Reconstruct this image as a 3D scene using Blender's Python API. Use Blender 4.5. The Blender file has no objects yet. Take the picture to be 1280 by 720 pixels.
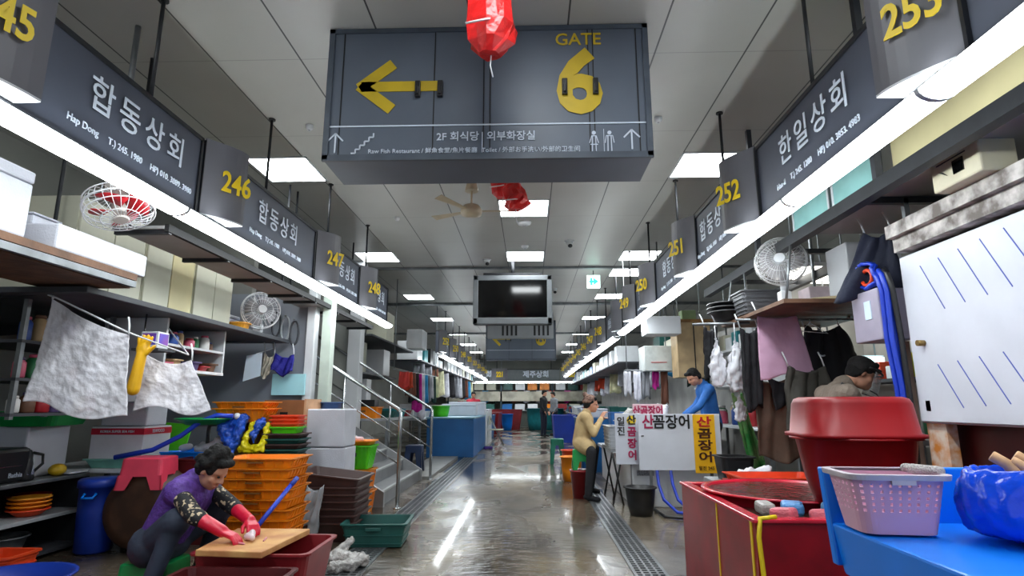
import bpy, bmesh, math, random
from mathutils import Vector, Matrix, Quaternion
R = math.radians
SC = bpy.context.scene
COL = SC.collection
random.seed(7)

# ---------------------------------------------------------------- camera
cam_d = bpy.data.cameras.new('camera'); cam = bpy.data.objects.new('camera', cam_d); COL.objects.link(cam)
cam_d.sensor_width = 36; cam_d.lens = 36 * 720 / 1280
cam_d.clip_start = 0.05; cam_d.clip_end = 200
cam.location = (0, 0, 1.2)
cam.rotation_euler = (R(90 + 11.39), 0, R(1.72))
SC.camera = cam
# ---------------------------------------------------------------- world and exposure
w = bpy.data.worlds.new('world'); SC.world = w; w.use_nodes = True
w.node_tree.nodes['Background'].inputs[0].default_value = (0.8, 0.9, 1, 1)
w.node_tree.nodes['Background'].inputs[1].default_value = 0.35
SC.view_settings.view_transform = 'Standard'; SC.view_settings.look = 'None'
SC.view_settings.exposure = 1.2; SC.view_settings.gamma = 1; SC.view_settings.use_curve_mapping = False
TUBE_E = 11.0; PANEL_E = 9.0
SC.cycles.max_bounces = 7; SC.cycles.diffuse_bounces = 4; SC.cycles.glossy_bounces = 3
SC.cycles.transparent_max_bounces = 12; SC.cycles.transmission_bounces = 4
SC.cycles.sample_clamp_indirect = 6; SC.cycles.caustics_reflective = False; SC.cycles.caustics_refractive = False
SC.cycles.use_denoising = True

# ---------------------------------------------------------------- materials
MATS = {}
def mat(name, col, rough=0.5, metal=0.0, var=0.12, scale=6.0, bump=0.0, alpha=1.0, emit=0.0, spec=None, col2=None, transl=0.0, bscale=None):
    """procedural material: base colour with a noise variation to col2 (dirt, wear)"""
    if name in MATS: return MATS[name]
    m = bpy.data.materials.new(name); m.use_nodes = True
    nt = m.node_tree; b = nt.nodes['Principled BSDF']
    tc = nt.nodes.new('ShaderNodeTexCoord')
    nz = nt.nodes.new('ShaderNodeTexNoise'); nz.inputs['Scale'].default_value = scale; nz.inputs['Detail'].default_value = 5
    nt.links.new(tc.outputs['Object'], nz.inputs['Vector'])
    rp = nt.nodes.new('ShaderNodeValToRGB')
    c1 = tuple(col) + (1,)
    c2 = (tuple(col2) if col2 else tuple(max(0, c * (1 - 2.2 * var)) for c in col)) + (1,)
    rp.color_ramp.elements[0].position = 0.38; rp.color_ramp.elements[0].color = c2
    rp.color_ramp.elements[1].position = 0.62; rp.color_ramp.elements[1].color = c1
    nt.links.new(nz.outputs['Fac'], rp.inputs['Fac'])
    nt.links.new(rp.outputs['Color'], b.inputs['Base Color'])
    b.inputs['Roughness'].default_value = rough; b.inputs['Metallic'].default_value = metal
    if spec is not None: b.inputs['Specular IOR Level'].default_value = spec
    if bump:
        n2 = nt.nodes.new('ShaderNodeTexNoise'); n2.inputs['Scale'].default_value = bscale or scale * 4; n2.inputs['Detail'].default_value = 4
        nt.links.new(tc.outputs['Object'], n2.inputs['Vector'])
        bp = nt.nodes.new('ShaderNodeBump'); bp.inputs['Strength'].default_value = bump; bp.inputs['Distance'].default_value = 0.02
        nt.links.new(n2.outputs['Fac'], bp.inputs['Height']); nt.links.new(bp.outputs['Normal'], b.inputs['Normal'])
    if alpha < 1: b.inputs['Alpha'].default_value = alpha
    if emit:
        b.inputs['Emission Color'].default_value = c1; b.inputs['Emission Strength'].default_value = emit
    MATS[name] = m
    return m
def hexc(h):
    h = h.lstrip('#'); o = []
    for i in (0, 2, 4):
        c = int(h[i:i + 2], 16) / 255
        o.append(c / 12.92 if c <= 0.04045 else ((c + 0.055) / 1.055) ** 2.4)
    return tuple(o)
def emitter(name, col, e):
    m = bpy.data.materials.new(name); m.use_nodes = True; nt = m.node_tree
    nt.nodes.remove(nt.nodes['Principled BSDF'])
    em = nt.nodes.new('ShaderNodeEmission'); em.inputs[0].default_value = col + (1,); em.inputs[1].default_value = e
    nt.links.new(em.outputs[0], nt.nodes['Material Output'].inputs[0]); MATS[name] = m; return m
tube_m = emitter('tube_light_glow', (0.90, 0.97, 1.0), TUBE_E)
panel_m = emitter('panel_light_glow', (0.93, 0.98, 1.0), PANEL_E)
tv_glow = emitter('exit_glow', (0.05, 0.75, 0.45), 0.9)
exit_white = emitter('exit_white', (0.75, 1.0, 0.92), 1.6)

slate = mat('slate_sign', hexc('#4a4f5c'), 0.45, var=.05, scale=3)
slate_d = mat('slate_frame', hexc('#15171c'), 0.4, var=.05)
numgrey = mat('number_panel_grey', hexc('#66666c'), 0.45, var=.05, scale=3)
yellow = mat('sign_yellow', hexc('#f0cf10'), 0.5, var=.02)
yellow_d = mat('sign_yellow_faded', hexc('#c9ab1e'), 0.5, var=.06)
white_t = mat('letter_white', hexc('#cfd8e4'), 0.5, var=.02)
white_p = mat('white_plastic', hexc('#dcdfe2'), 0.35, var=.05, scale=4)
white_pl = mat('white_sheet_metal', hexc('#d5d8e2'), 0.4, var=.04, scale=3)
foam = mat('foam_white', hexc('#c3c5ce'), 0.8, var=.04, scale=5, bump=.15, bscale=90)
steel = mat('stainless_steel', hexc('#b5b8ba'), 0.25, 1.0, var=.08)
galv = mat('galvanised', hexc('#8b8f92'), 0.45, 0.8, var=.15)
dark_steel = mat('dark_steel', hexc('#2b2d31'), 0.5, 0.3, var=.15)
black = mat('black_plastic', hexc('#17171a'), 0.4, var=.1)
cream = mat('cream_cabinet', hexc('#c9c8b4'), 0.5, var=.05, scale=2)
cream_y = mat('cream_yellow', hexc('#d6cb9c'), 0.5, var=.06, scale=2)
wood = mat('raw_wood', hexc('#a97b48'), 0.7, var=.2, scale=8, bump=.2)
wood_d = mat('dark_wood', hexc('#6b4a33'), 0.7, var=.2, scale=6, bump=.2)
cutting = mat('cutting_board', hexc('#cf9f62'), 0.6, var=.1, scale=5, col2=hexc('#b57a4a'), bump=.1)
orange = mat('orange_plastic', hexc('#f08a12'), 0.4, var=.1, scale=5)
redor = mat('red_orange_plastic', hexc('#e8481c'), 0.4, var=.1)
lime = mat('lime_plastic', hexc('#5bd81f'), 0.35, var=.08)
green = mat('green_plastic', hexc('#14a04c'), 0.35, var=.08)
greent = mat('teal_green_plastic', hexc('#1f5650'), 0.4, var=.12)
teal = mat('teal_plastic', hexc('#1b7d86'), 0.4, var=.1)
blue = mat('blue_plastic', hexc('#0a82f4'), 0.35, var=.06, scale=3)
blue_d = mat('deep_blue_plastic', hexc('#1a3aa0'), 0.4, var=.1, scale=3)
blue_t = mat('blue_tank', hexc('#1a5f9c'), 0.4, var=.1, scale=2)
bluebag = mat('blue_bag_film', hexc('#0a4ce0'), 0.2, var=.12, scale=8, bump=.5, bscale=14)
pinkred = mat('pink_red_plastic', hexc('#e0405a'), 0.4, var=.06)
pink = mat('pink_plastic', hexc('#dba8c0'), 0.4, var=.04, scale=3)
red = mat('red_rubber', hexc('#8e0a12'), 0.42, var=.12, scale=3, spec=.3)
redb = mat('red_film', hexc('#e02020'), 0.3, var=.15, scale=9, bump=.5, bscale=20)
redtank = mat('red_tank', hexc('#900c1a'), 0.3, var=.15, scale=5, spec=.35)
maroon = mat('maroon_plastic', hexc('#5a1c1e'), 0.35, var=.12)
maroon_r = mat('wine_red_plastic', hexc('#8a1f26'), 0.35, var=.1)
brown = mat('brown_plastic', hexc('#4a3330'), 0.45, var=.15)
drumb = mat('brown_rubber', hexc('#4a3020'), 0.55, var=.2)
darkgrey = mat('dark_grey', hexc('#3a3c42'), 0.6, var=.1)
grey = mat('grey_panel', hexc('#9a9da0'), 0.5, var=.06, scale=2)
lgrey = mat('light_grey_panel', hexc('#b9bcc0'), 0.45, var=.05, scale=2)
filmw = mat('milky_film', hexc('#f0eef4'), 0.3, var=.05, scale=5, bump=1.0, bscale=16, alpha=.66)
film2 = mat('clear_film', hexc('#d5dbe0'), 0.2, var=.05, scale=5, bump=.6, bscale=12, alpha=.45)
glass_t = mat('teal_glass', hexc('#a8e0dc'), 0.2, var=.05, alpha=.8)
tblack = mat('screen_black', hexc('#08090a'), 0.08, var=.0)
water = mat('dark_water', hexc('#4a4038'), 0.05, var=.3, scale=14, col2=hexc('#1c1814'), bump=.5, bscale=18)
blueframe = mat('blue_hose', hexc('#1d3fc0'), 0.35, var=.06)
yglove = mat('yellow_rubber', hexc('#e8b010'), 0.4, var=.06)
ytape = mat('yellow_tape', hexc('#e8c81c'), 0.4, var=.05)
sheety = mat('yellow_banner', hexc('#f0b414'), 0.5, var=.03)
inkred = mat('ink_red', hexc('#c01828'), 0.5, var=.02)
inkblk = mat('ink_black', hexc('#101014'), 0.5, var=.02)
inkmag = mat('ink_crimson', hexc('#a80a4a'), 0.5, var=.02)
inkblue = mat('ink_blue', hexc('#4a5ab8'), 0.6, var=.02)
skin = mat('skin', hexc('#c58f74'), 0.5, var=.05, scale=8)
hair = mat('hair_black', hexc('#0c0a09'), 0.9, var=.3, scale=40, bump=.6, bscale=60)
pinkcl = mat('pink_cloth', hexc('#c49ab4'), 0.8, var=.05, scale=3, bump=.3, bscale=12)
blackcl = mat('black_cloth', hexc('#16161c'), 0.85, var=.15, scale=5, bump=.4, bscale=20)
navycl = mat('navy_cloth', hexc('#141a30'), 0.85, var=.15, scale=5, bump=.4, bscale=20)
whitecl = mat('white_bag_cloth', hexc('#dcdce2'), 0.6, var=.05, scale=5, bump=.6, bscale=16)
browncl = mat('brown_cloth', hexc('#5c4638'), 0.8, var=.15, scale=4, bump=.5, bscale=8)

# ---------------------------------------------------------------- geometry helpers
def rr(hx, hy, r, z, n=3, cx=0, cy=0):
    """rounded rectangle ring"""
    r = min(r, hx * .99, hy * .99); out = []
    for (sx, sy, a0) in ((1, 1, 0), (-1, 1, 90), (-1, -1, 180), (1, -1, 270)):
        for k in range(n + 1):
            a = R(a0 + 90 * k / n)
            out.append((cx + sx * (hx - r) + r * math.cos(a), cy + sy * (hy - r) + r * math.sin(a), z))
    return out
def circ(rx, ry, z, n=24, cx=0, cy=0):
    return [(cx + rx * math.cos(2 * math.pi * k / n), cy + ry * math.sin(2 * math.pi * k / n), z) for k in range(n)]
class MB:
    def __init__(s): s.v = []; s.f = []; s.sm = []
    def add(s, vs, fs, smooth=False):
        o = len(s.v); s.v += [tuple(p) for p in vs]
        for f in fs: s.f.append([i + o for i in f]); s.sm.append(smooth)
        return s
    def box(s, x0, x1, y0, y1, z0, z1):
        vs = [(x, y, z) for z in (z0, z1) for y in (y0, y1) for x in (x0, x1)]
        return s.add(vs, [(0, 2, 3, 1), (4, 5, 7, 6), (0, 1, 5, 4), (2, 6, 7, 3), (0, 4, 6, 2), (1, 3, 7, 5)])
    def hexa(s, b4, t4):
        return s.add(list(b4) + list(t4), [(3, 2, 1, 0), (4, 5, 6, 7), (0, 1, 5, 4), (1, 2, 6, 5), (2, 3, 7, 6), (3, 0, 4, 7)])
    def obox(s, c, size, rot=(0, 0, 0)):
        M = Matrix.Translation(c) @ Matrix.Rotation(rot[2], 4, 'Z') @ Matrix.Rotation(rot[1], 4, 'Y') @ Matrix.Rotation(rot[0], 4, 'X')
        a, b, d = (q / 2 for q in size)
        vs = [M @ Vector((x, y, z)) for z in (-d, d) for y in (-b, b) for x in (-a, a)]
        return s.add(vs, [(0, 2, 3, 1), (4, 5, 7, 6), (0, 1, 5, 4), (2, 6, 7, 3), (0, 4, 6, 2), (1, 3, 7, 5)])
    def bar(s, a, b, w, h=None, up=(0, 0, 1)):
        a = Vector(a); b = Vector(b); d = (b - a).normalized(); up = Vector(up)
        if abs(d.dot(up)) > .95: up = Vector((0, 1, 0))
        sx = d.cross(up).normalized() * w / 2; sz = sx.cross(d).normalized() * (h or w) / 2
        return s.hexa([a - sx - sz, a + sx - sz, a + sx + sz, a - sx + sz], [b - sx - sz, b + sx - sz, b + sx + sz, b - sx + sz])
    def cyl(s, a, b, r, r2=None, n=14, cap=True):
        return s.tube([a, b], r, n=n, cap=cap, rads=[r, r if r2 is None else r2])
    def tube(s, pts, r, n=8, cap=True, rads=None, closed=False):
        pts = [Vector(p) for p in pts]; m = len(pts); rings = []
        d0 = (pts[1] - pts[0]).normalized(); u = d0.orthogonal().normalized()
        for i, p in enumerate(pts):
            d = (pts[min(i + 1, m - 1)] - pts[max(i - 1, 0)])
            if closed: d = pts[(i + 1) % m] - pts[i - 1]
            d.normalize(); u = (u - d * u.dot(d)).normalized(); v = d.cross(u)
            rad = rads[i] if rads else r
            rings.append([p + (u * math.cos(2 * math.pi * k / n) + v * math.sin(2 * math.pi * k / n)) * rad for k in range(n)])
        return s.loft(rings, cap, cap, smooth=True, wrap=closed)
    def loft(s, rings, c0=True, c1=True, smooth=False, wrap=False, skip=None):
        o = len(s.v); n = len(rings[0]); m = len(rings)
        for r_ in rings: s.v += [tuple(p) for p in r_]
        for i in range(m if wrap else m - 1):
            j = (i + 1) % m
            for k in range(n):
                if skip and skip(i, k): continue
                s.f.append([o + i * n + k, o + i * n + (k + 1) % n, o + j * n + (k + 1) % n, o + j * n + k]); s.sm.append(smooth)
        if c0 and not wrap: s.f.append([o + k for k in range(n)][::-1]); s.sm.append(False)
        if c1 and not wrap: s.f.append([o + (m - 1) * n + k for k in range(n)]); s.sm.append(False)
        return s
    def lathe(s, prof, c=(0, 0, 0), n=28, sx=1, sy=1, c0=True, c1=True, smooth=True):
        return s.loft([circ(r * sx, r * sy, c[2] + z, n, c[0], c[1]) for r, z in prof], c0, c1, smooth)
    def prism(s, base, vec):
        n = len(base); vec = Vector(vec); vs = [Vector(p) for p in base] + [Vector(p) + vec for p in base]
        return s.add(vs, [tuple(range(n))[::-1], tuple(range(n, 2 * n))] + [(i, (i + 1) % n, n + (i + 1) % n, n + i) for i in range(n)])
    def ell(s, c, r, n=14, m=9, rot=None):
        rings = []; c = Vector(c)
        for i in range(m + 1):
            a = math.pi * (i + .02) / (m + .04) - math.pi / 2
            ring = [Vector((r[0] * math.cos(a) * math.cos(2 * math.pi * k / n), r[1] * math.cos(a) * math.sin(2 * math.pi * k / n), r[2] * math.sin(a))) for k in range(n)]
            if rot: ring = [rot @ p for p in ring]
            rings.append([c + p for p in ring])
        return s.loft(rings, True, True, smooth=True)
    def cap(s, a, b, ra, rb=None, n=12):
        """tapered capsule"""
        rb = ra if rb is None else rb; a = Vector(a); b = Vector(b); d = b - a
        if d.length < 1e-5: return s.ell(a, (ra, ra, ra))
        d.normalize(); pts = []; rads = []
        for t in (-.98, -.75, -.4, 0): pts.append(a + d * t * ra); rads.append(ra * math.sqrt(1 - t * t))
        for t in (0, .4, .75, .98): pts.append(b + d * t * rb); rads.append(rb * math.sqrt(1 - t * t))
        return s.tube(pts, 1, n=n, rads=rads)
    def sheet(s, fn, nu, nv, smooth=True):
        vs = [fn(i / nu, j / nv) for j in range(nv + 1) for i in range(nu + 1)]
        return s.add(vs, [(j * (nu + 1) + i, j * (nu + 1) + i + 1, (j + 1) * (nu + 1) + i + 1, (j + 1) * (nu + 1) + i) for j in range(nv) for i in range(nu)], smooth)
    def tub(s, hx, hy, z0, z1, flare=.85, wall=.012, r=.04, lip=.015, n=3, cx=0, cy=0, base=None):
        """open rounded-rect tub with thickness and a rim lip"""
        b = z0 + (base or wall)
        L = lambda x, y, z: rr(x, y, r, z, n, cx, cy)
        return s.loft([L(hx * flare, hy * flare, z0), L(hx, hy, z1 - .012), L(hx + lip, hy + lip, z1 - .012), L(hx + lip, hy + lip, z1),
                       L(hx - wall, hy - wall, z1), L(hx * flare - wall, hy * flare - wall, b)], True, True)
    def basin(s, r0, r1, z0, z1, wall=.01, lip=.02, n=28, cx=0, cy=0, sx=1, sy=1):
        return s.lathe([(r0, z0), (r0 + (r1 - r0) * .55, z0 + (z1 - z0) * .4), (r1, z1 - .012), (r1 + lip, z1 - .01), (r1 + lip, z1), (r1 - wall, z1), (r0 + (r1 - r0) * .5, z0 + (z1 - z0) * .42), (r0 - wall, z0 + wall)], (cx, cy, 0), n, sx, sy)
    def build(s, name, m, parent=None, bevel=0, solid=0, subd=0, remesh=0, smoothit=0, allsmooth=False):
        """link as ONE object; vertices are given in world axes (minus the parent's place when the parent is rooted)"""
        off = wloc(parent) if parent else Vector((0, 0, 0))
        if parent is None:
            xs = [p[0] for p in s.v]; ys = [p[1] for p in s.v]; zs = [p[2] for p in s.v]
            loc = Vector(((min(xs) + max(xs)) / 2, (min(ys) + max(ys)) / 2, min(zs)))
        else: loc = off
        me = bpy.data.meshes.new(name)
        me.from_pydata([tuple(Vector(p) - loc) for p in s.v], [], s.f)
        for p, q in zip(me.polygons, s.sm): p.use_smooth = q or allsmooth
        bm = bmesh.new(); bm.from_mesh(me); bmesh.ops.recalc_face_normals(bm, faces=bm.faces)
        bm.to_mesh(me); bm.free()
        me.materials.append(m)
        o = bpy.data.objects.new(name, me); COL.objects.link(o)
        if parent: o.parent = parent
        else: o.location = loc
        if solid:
            d = o.modifiers.new('thick', 'SOLIDIFY'); d.thickness = solid; d.offset = 0
        if remesh:
            d = o.modifiers.new('union', 'REMESH'); d.mode = 'VOXEL'; d.voxel_size = remesh; d.use_smooth_shade = True
            d = o.modifiers.new('soft', 'SMOOTH'); d.iterations = smoothit or 4; d.factor = .6
        if bevel:
            d = o.modifiers.new('bevel', 'BEVEL'); d.width = bevel; d.segments = 2; d.limit_method = 'ANGLE'; d.angle_limit = R(40)
        if subd:
            d = o.modifiers.new('sub', 'SUBSURF'); d.levels = subd; d.render_levels = subd
        return o
def wloc(o):
    v = Vector((0, 0, 0))
    while o is not None: v += o.location; o = o.parent
    return v
def tag(o, label, cat, group=None, kind=None):
    o['label'] = label; o['category'] = cat
    if group: o['group'] = group
    if kind: o['kind'] = kind
    return o
def struct(o): o['kind'] = 'structure'; return o
def thing(name, label, cat, loc, group=None):
    o = bpy.data.objects.new(name, None); COL.objects.link(o); o.location = loc; o.empty_display_size = .1
    return tag(o, label, cat, group)
def dup(root, loc=None, label=None, group=None, rotz=None, scale=None):
    def cp(o, par):
        c = o.copy(); COL.objects.link(c); c.parent = par
        for ch in o.children: cp(ch, c)
        return c
    r_ = cp(root, None)
    if loc is not None: r_.location = loc
    if rotz is not None: r_.rotation_euler = (0, 0, rotz)
    if scale: r_.scale = scale if not isinstance(scale, (int, float)) else (scale,) * 3
    if label: r_['label'] = label
    if group: r_['group'] = group
    return r_
def move(root, loc=None, rotz=None, scale=None):
    if loc is not None: root.location = (loc[0], loc[1], loc[2] + (.0015 if loc[2] > .001 else 0))
    if rotz is not None: root.rotation_euler = (0, 0, rotz)
    if scale: root.scale = scale if not isinstance(scale, (int, float)) else (scale,) * 3
    return root
def text(name, s, size, origin, xd, yd, m, parent, depth=.002, bold=0.0, sx=1.0, align='CENTER', space=1.0):
    cu = bpy.data.curves.new(name, 'FONT'); cu.body = s; cu.size = size; cu.align_x = align; cu.align_y = 'CENTER'
    cu.extrude = depth; cu.offset = bold; cu.resolution_u = 3; cu.space_character = space
    t = bpy.data.objects.new(name, cu); COL.objects.link(t)
    dg = bpy.context.evaluated_depsgraph_get(); dg.update()
    me = bpy.data.meshes.new_from_object(t.evaluated_get(dg))
    bpy.data.objects.remove(t); bpy.data.curves.remove(cu)
    xd = Vector(xd).normalized(); yd = Vector(yd).normalized(); zd = xd.cross(yd)
    off = Vector(origin) - wloc(parent)
    for v in me.vertices:
        c = v.co.copy(); v.co = off + xd * c.x * sx + yd * c.y + zd * c.z
    me.materials.clear(); me.materials.append(m); me.name = name
    o = bpy.data.objects.new(name, me); COL.objects.link(o); o.parent = parent
    return o
NTH = ['first', 'second', 'third', 'fourth', 'fifth', 'sixth', 'seventh', 'eighth', 'ninth', 'tenth', 'eleventh', 'twelfth', 'thirteenth', 'fourteenth', 'fifteenth', 'sixteenth', 'seventeenth', 'eighteenth', 'nineteenth', 'twentieth']
CLOUD = bpy.data.textures.new('crumple', 'CLOUDS'); CLOUD.noise_scale = .07; CLOUD.noise_depth = 2; CLOUD.noise_type = 'HARD_NOISE'
def crumple(o, s, before=None):
    d = o.modifiers.new('crumple', 'DISPLACE'); d.texture = CLOUD; d.strength = s; d.mid_level = .5; d.texture_coords = 'LOCAL'; return o
ORD = ['nearest', 'second nearest', 'third', 'fourth', 'fifth', 'sixth', 'seventh', 'eighth', 'ninth', 'tenth', 'eleventh', 'twelfth', 'thirteenth', 'fourteenth', 'fifteenth', 'sixteenth', 'seventeenth', 'eighteenth', 'nineteenth', 'twentieth', 'last']
# ================================================================ floor, ceiling, walls
def floor_material():
    m = bpy.data.materials.new('wet_concrete'); m.use_nodes = True; nt = m.node_tree; b = nt.nodes['Principled BSDF']
    N = nt.nodes.new; L = nt.links.new
    tc = N('ShaderNodeTexCoord')
    mp = N('ShaderNodeMapping'); mp.inputs['Scale'].default_value = (1.0, .55, 1); L(tc.outputs['Object'], mp.inputs[0])
    n1 = N('ShaderNodeTexNoise'); n1.inputs['Scale'].default_value = 1.3; n1.inputs['Detail'].default_value = 7; n1.inputs['Distortion'].default_value = .15; L(mp.outputs[0], n1.inputs['Vector'])
    r1 = N('ShaderNodeValToRGB'); e = r1.color_ramp.elements
    e[0].position = .33; e[0].color = hexc('#2e2822') + (1,); e[1].position = .68; e[1].color = hexc('#857966') + (1,)
    x = e.new(.5); x.color = hexc('#574c40') + (1,)
    L(n1.outputs['Fac'], r1.inputs['Fac']); L(r1.outputs['Color'], b.inputs['Base Color'])
    n2 = N('ShaderNodeTexNoise'); n2.inputs['Scale'].default_value = 1.0; n2.inputs['Detail'].default_value = 5; n2.inputs['Distortion'].default_value = .3; L(mp.outputs[0], n2.inputs['Vector'])
    r2 = N('ShaderNodeValToRGB'); e = r2.color_ramp.elements
    e[0].position = .42; e[0].color = (.06, .06, .06, 1); e[1].position = .62; e[1].color = (.5, .5, .5, 1)
    L(n2.outputs['Fac'], r2.inputs['Fac']); L(r2.outputs['Color'], b.inputs['Roughness'])
    n3 = N('ShaderNodeTexNoise'); n3.inputs['Scale'].default_value = 7; n3.inputs['Detail'].default_value = 6
    mp3 = N('ShaderNodeMapping'); mp3.inputs['Scale'].default_value = (1.0, 2.2, 1); L(tc.outputs['Object'], mp3.inputs[0]); L(mp3.outputs[0], n3.inputs['Vector'])
    bp = N('ShaderNodeBump'); bp.inputs['Strength'].default_value = .5; bp.inputs['Distance'].default_value = .018
    L(n3.outputs['Fac'], bp.inputs['Height']); L(bp.outputs['Normal'], b.inputs['Normal'])
    b.inputs['Specular IOR Level'].default_value = .75
    b.inputs['Coat Weight'].default_value = .25; b.inputs['Coat Roughness'].default_value = .06
    return m
struct(MB().box(-8, 7, -4, 33, -.2, 0).build('floor', floor_material()))
def ceiling_material():
    m = bpy.data.materials.new('ceiling_tiles'); m.use_nodes = True; nt = m.node_tree; b = nt.nodes['Principled BSDF']
    N = nt.nodes.new; L = nt.links.new
    tc = N('ShaderNodeTexCoord'); sp = N('ShaderNodeSeparateXYZ'); L(tc.outputs['Object'], sp.inputs[0])
    def line(sock, off, pitch, wd):
        a = N('ShaderNodeMath'); a.operation = 'ADD'; a.inputs[1].default_value = off; L(sock, a.inputs[0])
        d = N('ShaderNodeMath'); d.operation = 'DIVIDE'; d.inputs[1].default_value = pitch; L(a.outputs[0], d.inputs[0])
        f = N('ShaderNodeMath'); f.operation = 'FRACT'; L(d.outputs[0], f.inputs[0])
        l = N('ShaderNodeMath'); l.operation = 'LESS_THAN'; l.inputs[1].default_value = wd / pitch; L(f.outputs[0], l.inputs[0]); return l.outputs[0]
    CX = -0.5  # slab centre x
    a = line(sp.outputs['X'], CX - .26 + 63.5, .635, .012); c = line(sp.outputs['Y'], 14.5 - .1 + 60, 1.2, .008)
    half = N('ShaderNodeMath'); half.operation = 'MULTIPLY'; half.inputs[1].default_value = .35; L(c, half.inputs[0])
    mx = N('ShaderNodeMath'); mx.operation = 'MAXIMUM'; L(a, mx.inputs[0]); L(half.outputs[0], mx.inputs[1])
    n1 = N('ShaderNodeTexNoise'); n1.inputs['Scale'].default_value = .6; n1.inputs['Detail'].default_value = 4; L(tc.outputs['Object'], n1.inputs['Vector'])
    r1 = N('ShaderNodeValToRGB'); e = r1.color_ramp.elements; e[0].position = .3; e[0].color = hexc('#a8a6a0') + (1,); e[1].position = .7; e[1].color = hexc('#b8b8b3') + (1,)
    L(n1.outputs['Fac'], r1.inputs['Fac'])
    mix = N('ShaderNodeMix'); mix.data_type = 'RGBA'; L(mx.outputs[0], mix.inputs[0]); L(r1.outputs[0], mix.inputs[6]); mix.inputs[7].default_value = hexc('#3c3c3c') + (1,)
    L(mix.outputs[2], b.inputs['Base Color']); b.inputs['Roughness'].default_value = .35
    bp = N('ShaderNodeBump'); bp.inputs['Strength'].default_value = .05; L(n1.outputs['Fac'], bp.inputs['Height']); L(bp.outputs[0], b.inputs['Normal'])
    return m
CZ = 3.64
ceilm = ceiling_material()
struct(MB().box(-8, 7, -4, 33, CZ, CZ + .2).build('ceiling', ceilm))
wallm = mat('wall_paint', hexc('#8a8a84'), .7, var=.08, scale=1)
wall_w = mat('wall_white', hexc('#c4c6c8'), .6, var=.06, scale=1)
struct(MB().box(-5.0, -4.8, -4, 7.0, 0, CZ).build('wall_left', wallm))
struct(MB().box(-6.6, -6.4, 7.0, 33, 0, CZ).build('wall_left_rear', wallm))
struct(MB().box(4.6, 4.8, -4, 33, 0, CZ).build('wall_right', wallm))
struct(MB().box(-8, 7, 32, 32.2, 0, CZ).build('wall_back', mat('back_wall', hexc('#6c706a'), .7, var=.1, scale=1)))
# thin track across the ceiling, and the darker duct line further on
struct(MB().box(-6.3, 4.5, 10.15, 10.22, CZ - .035, CZ).build('trim_1', galv))
struct(MB().box(-6.3, 4.5, 13.9, 14.0, CZ - .06, CZ).build('trim_2', galv))
struct(MB().box(-6.3, 4.5, 19.9, 20.0, CZ - .06, CZ).build('trim_3', galv))
# shop partition at the end of the left stall (grey, white posts)
struct(MB().box(-4.8, -2.62, 6.72, 6.78, 0, 2.5).build('wall_stall_end', mat('partition_grey', hexc('#9297a0'), .3, var=.06, scale=1)))
t = MB().box(-2.62, -2.52, 6.66, 6.80, 0, 2.62); struct(t.build('trim_white_post', white_p, bevel=.008))
t = MB().box(-2.46, -2.34, 6.72, 6.86, 1.15, 2.6); struct(t.build('trim_green_post', mat('post_white_green', hexc('#c9d6c9'), .4, var=.05), bevel=.008))
struct(MB().box(-2.46, -2.34, 6.73, 6.85, 0, 1.15).build('trim_dark_post', galv))
# stairwell: grey wall and white column
struct(MB().box(-6.4, -3.07, 9.75, 9.9, 0, CZ).build('wall_stairwell', mat('stairwell_grey', hexc('#8d8f8a'), .7, var=.05, scale=1)))
o = MB().box(-3.07, -2.86, 9.65, 9.9, .2, CZ).build('trim_white_column', wall_w, bevel=.01); struct(o)
struct(MB().box(-5.0, -3.4, 6.84, 6.95, 1.3, CZ).build('wall_stair_side', wallm))
# ---- floor drains (slotted metal gratings), one thing each
def drain(x, y0, y1, w, label):
    r_ = thing('floor_drain', label, 'drain', (x, (y0 + y1) / 2, 0), 'floor drains')
    MB().box(x - w / 2, x + w / 2, y0, y1, 0.0005, .002).build('channel', mat('drain_dark', hexc('#141414'), .5), r_)
    g = MB()
    for s in (-1, 1): g.box(x + s * w / 2 - .012, x + s * w / 2 + .012, y0, y1, 0, .010)
    for q in (-.25, .0, .25): g.box(x + q * w - .008, x + q * w + .008, y0, y1, 0, .009)
    y = y0
    while y < y1:
        g.box(x - w / 2, x + w / 2, y, y + .022, 0, .0088); y += .058 if y < 9 else .11
    g.build('grating', mat('grating_steel', hexc('#85888a'), .3, .7, var=.15), r_)
drain(-1.36, 2.2, 14, .26, 'slotted steel floor drain running along the left side of the wet aisle')
drain(.86, 2.2, 16, .22, 'slotted steel floor drain running along the right side of the wet aisle')
# low kerb beside the stairs
struct(MB().box(-2.2, -1.62, 9.7, 13.4, 0, .05).build('trim_kerb', mat('kerb_concrete', hexc('#7d7c78'), .4, var=.15)))

# ================================================================ ceiling lights
def panel_light(x, y, label, sx=.6, sy=.6):
    r_ = thing('ceiling_light', label, 'ceiling light', (x, y, CZ), 'recessed ceiling panel lights')
    f = MB(); a, b_ = sx / 2 + .02, sy / 2 + .02
    f.box(x - a, x + a, y - b_, y - b_ + .02, CZ - .012, CZ).box(x - a, x + a, y + b_ - .02, y + b_, CZ - .012, CZ)
    f.box(x - a, x - a + .02, y - b_, y + b_, CZ - .012, CZ).box(x + a - .02, x + a, y - b_, y + b_, CZ - .012, CZ)
    f.build('frame', white_p, r_)
    MB().box(x - sx / 2, x + sx / 2, y - sy / 2, y + sy / 2, CZ - .008, CZ).build('diffuser', panel_m, r_)
    return r_
for i, y in enumerate((1.9, 5.67, 9.37, 13.08, 16.7, 20.2, 24.0, 27.6)):
    panel_light(-2.55, y, 'square white ceiling light, %s of the left row' % ORD[i])
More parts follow.
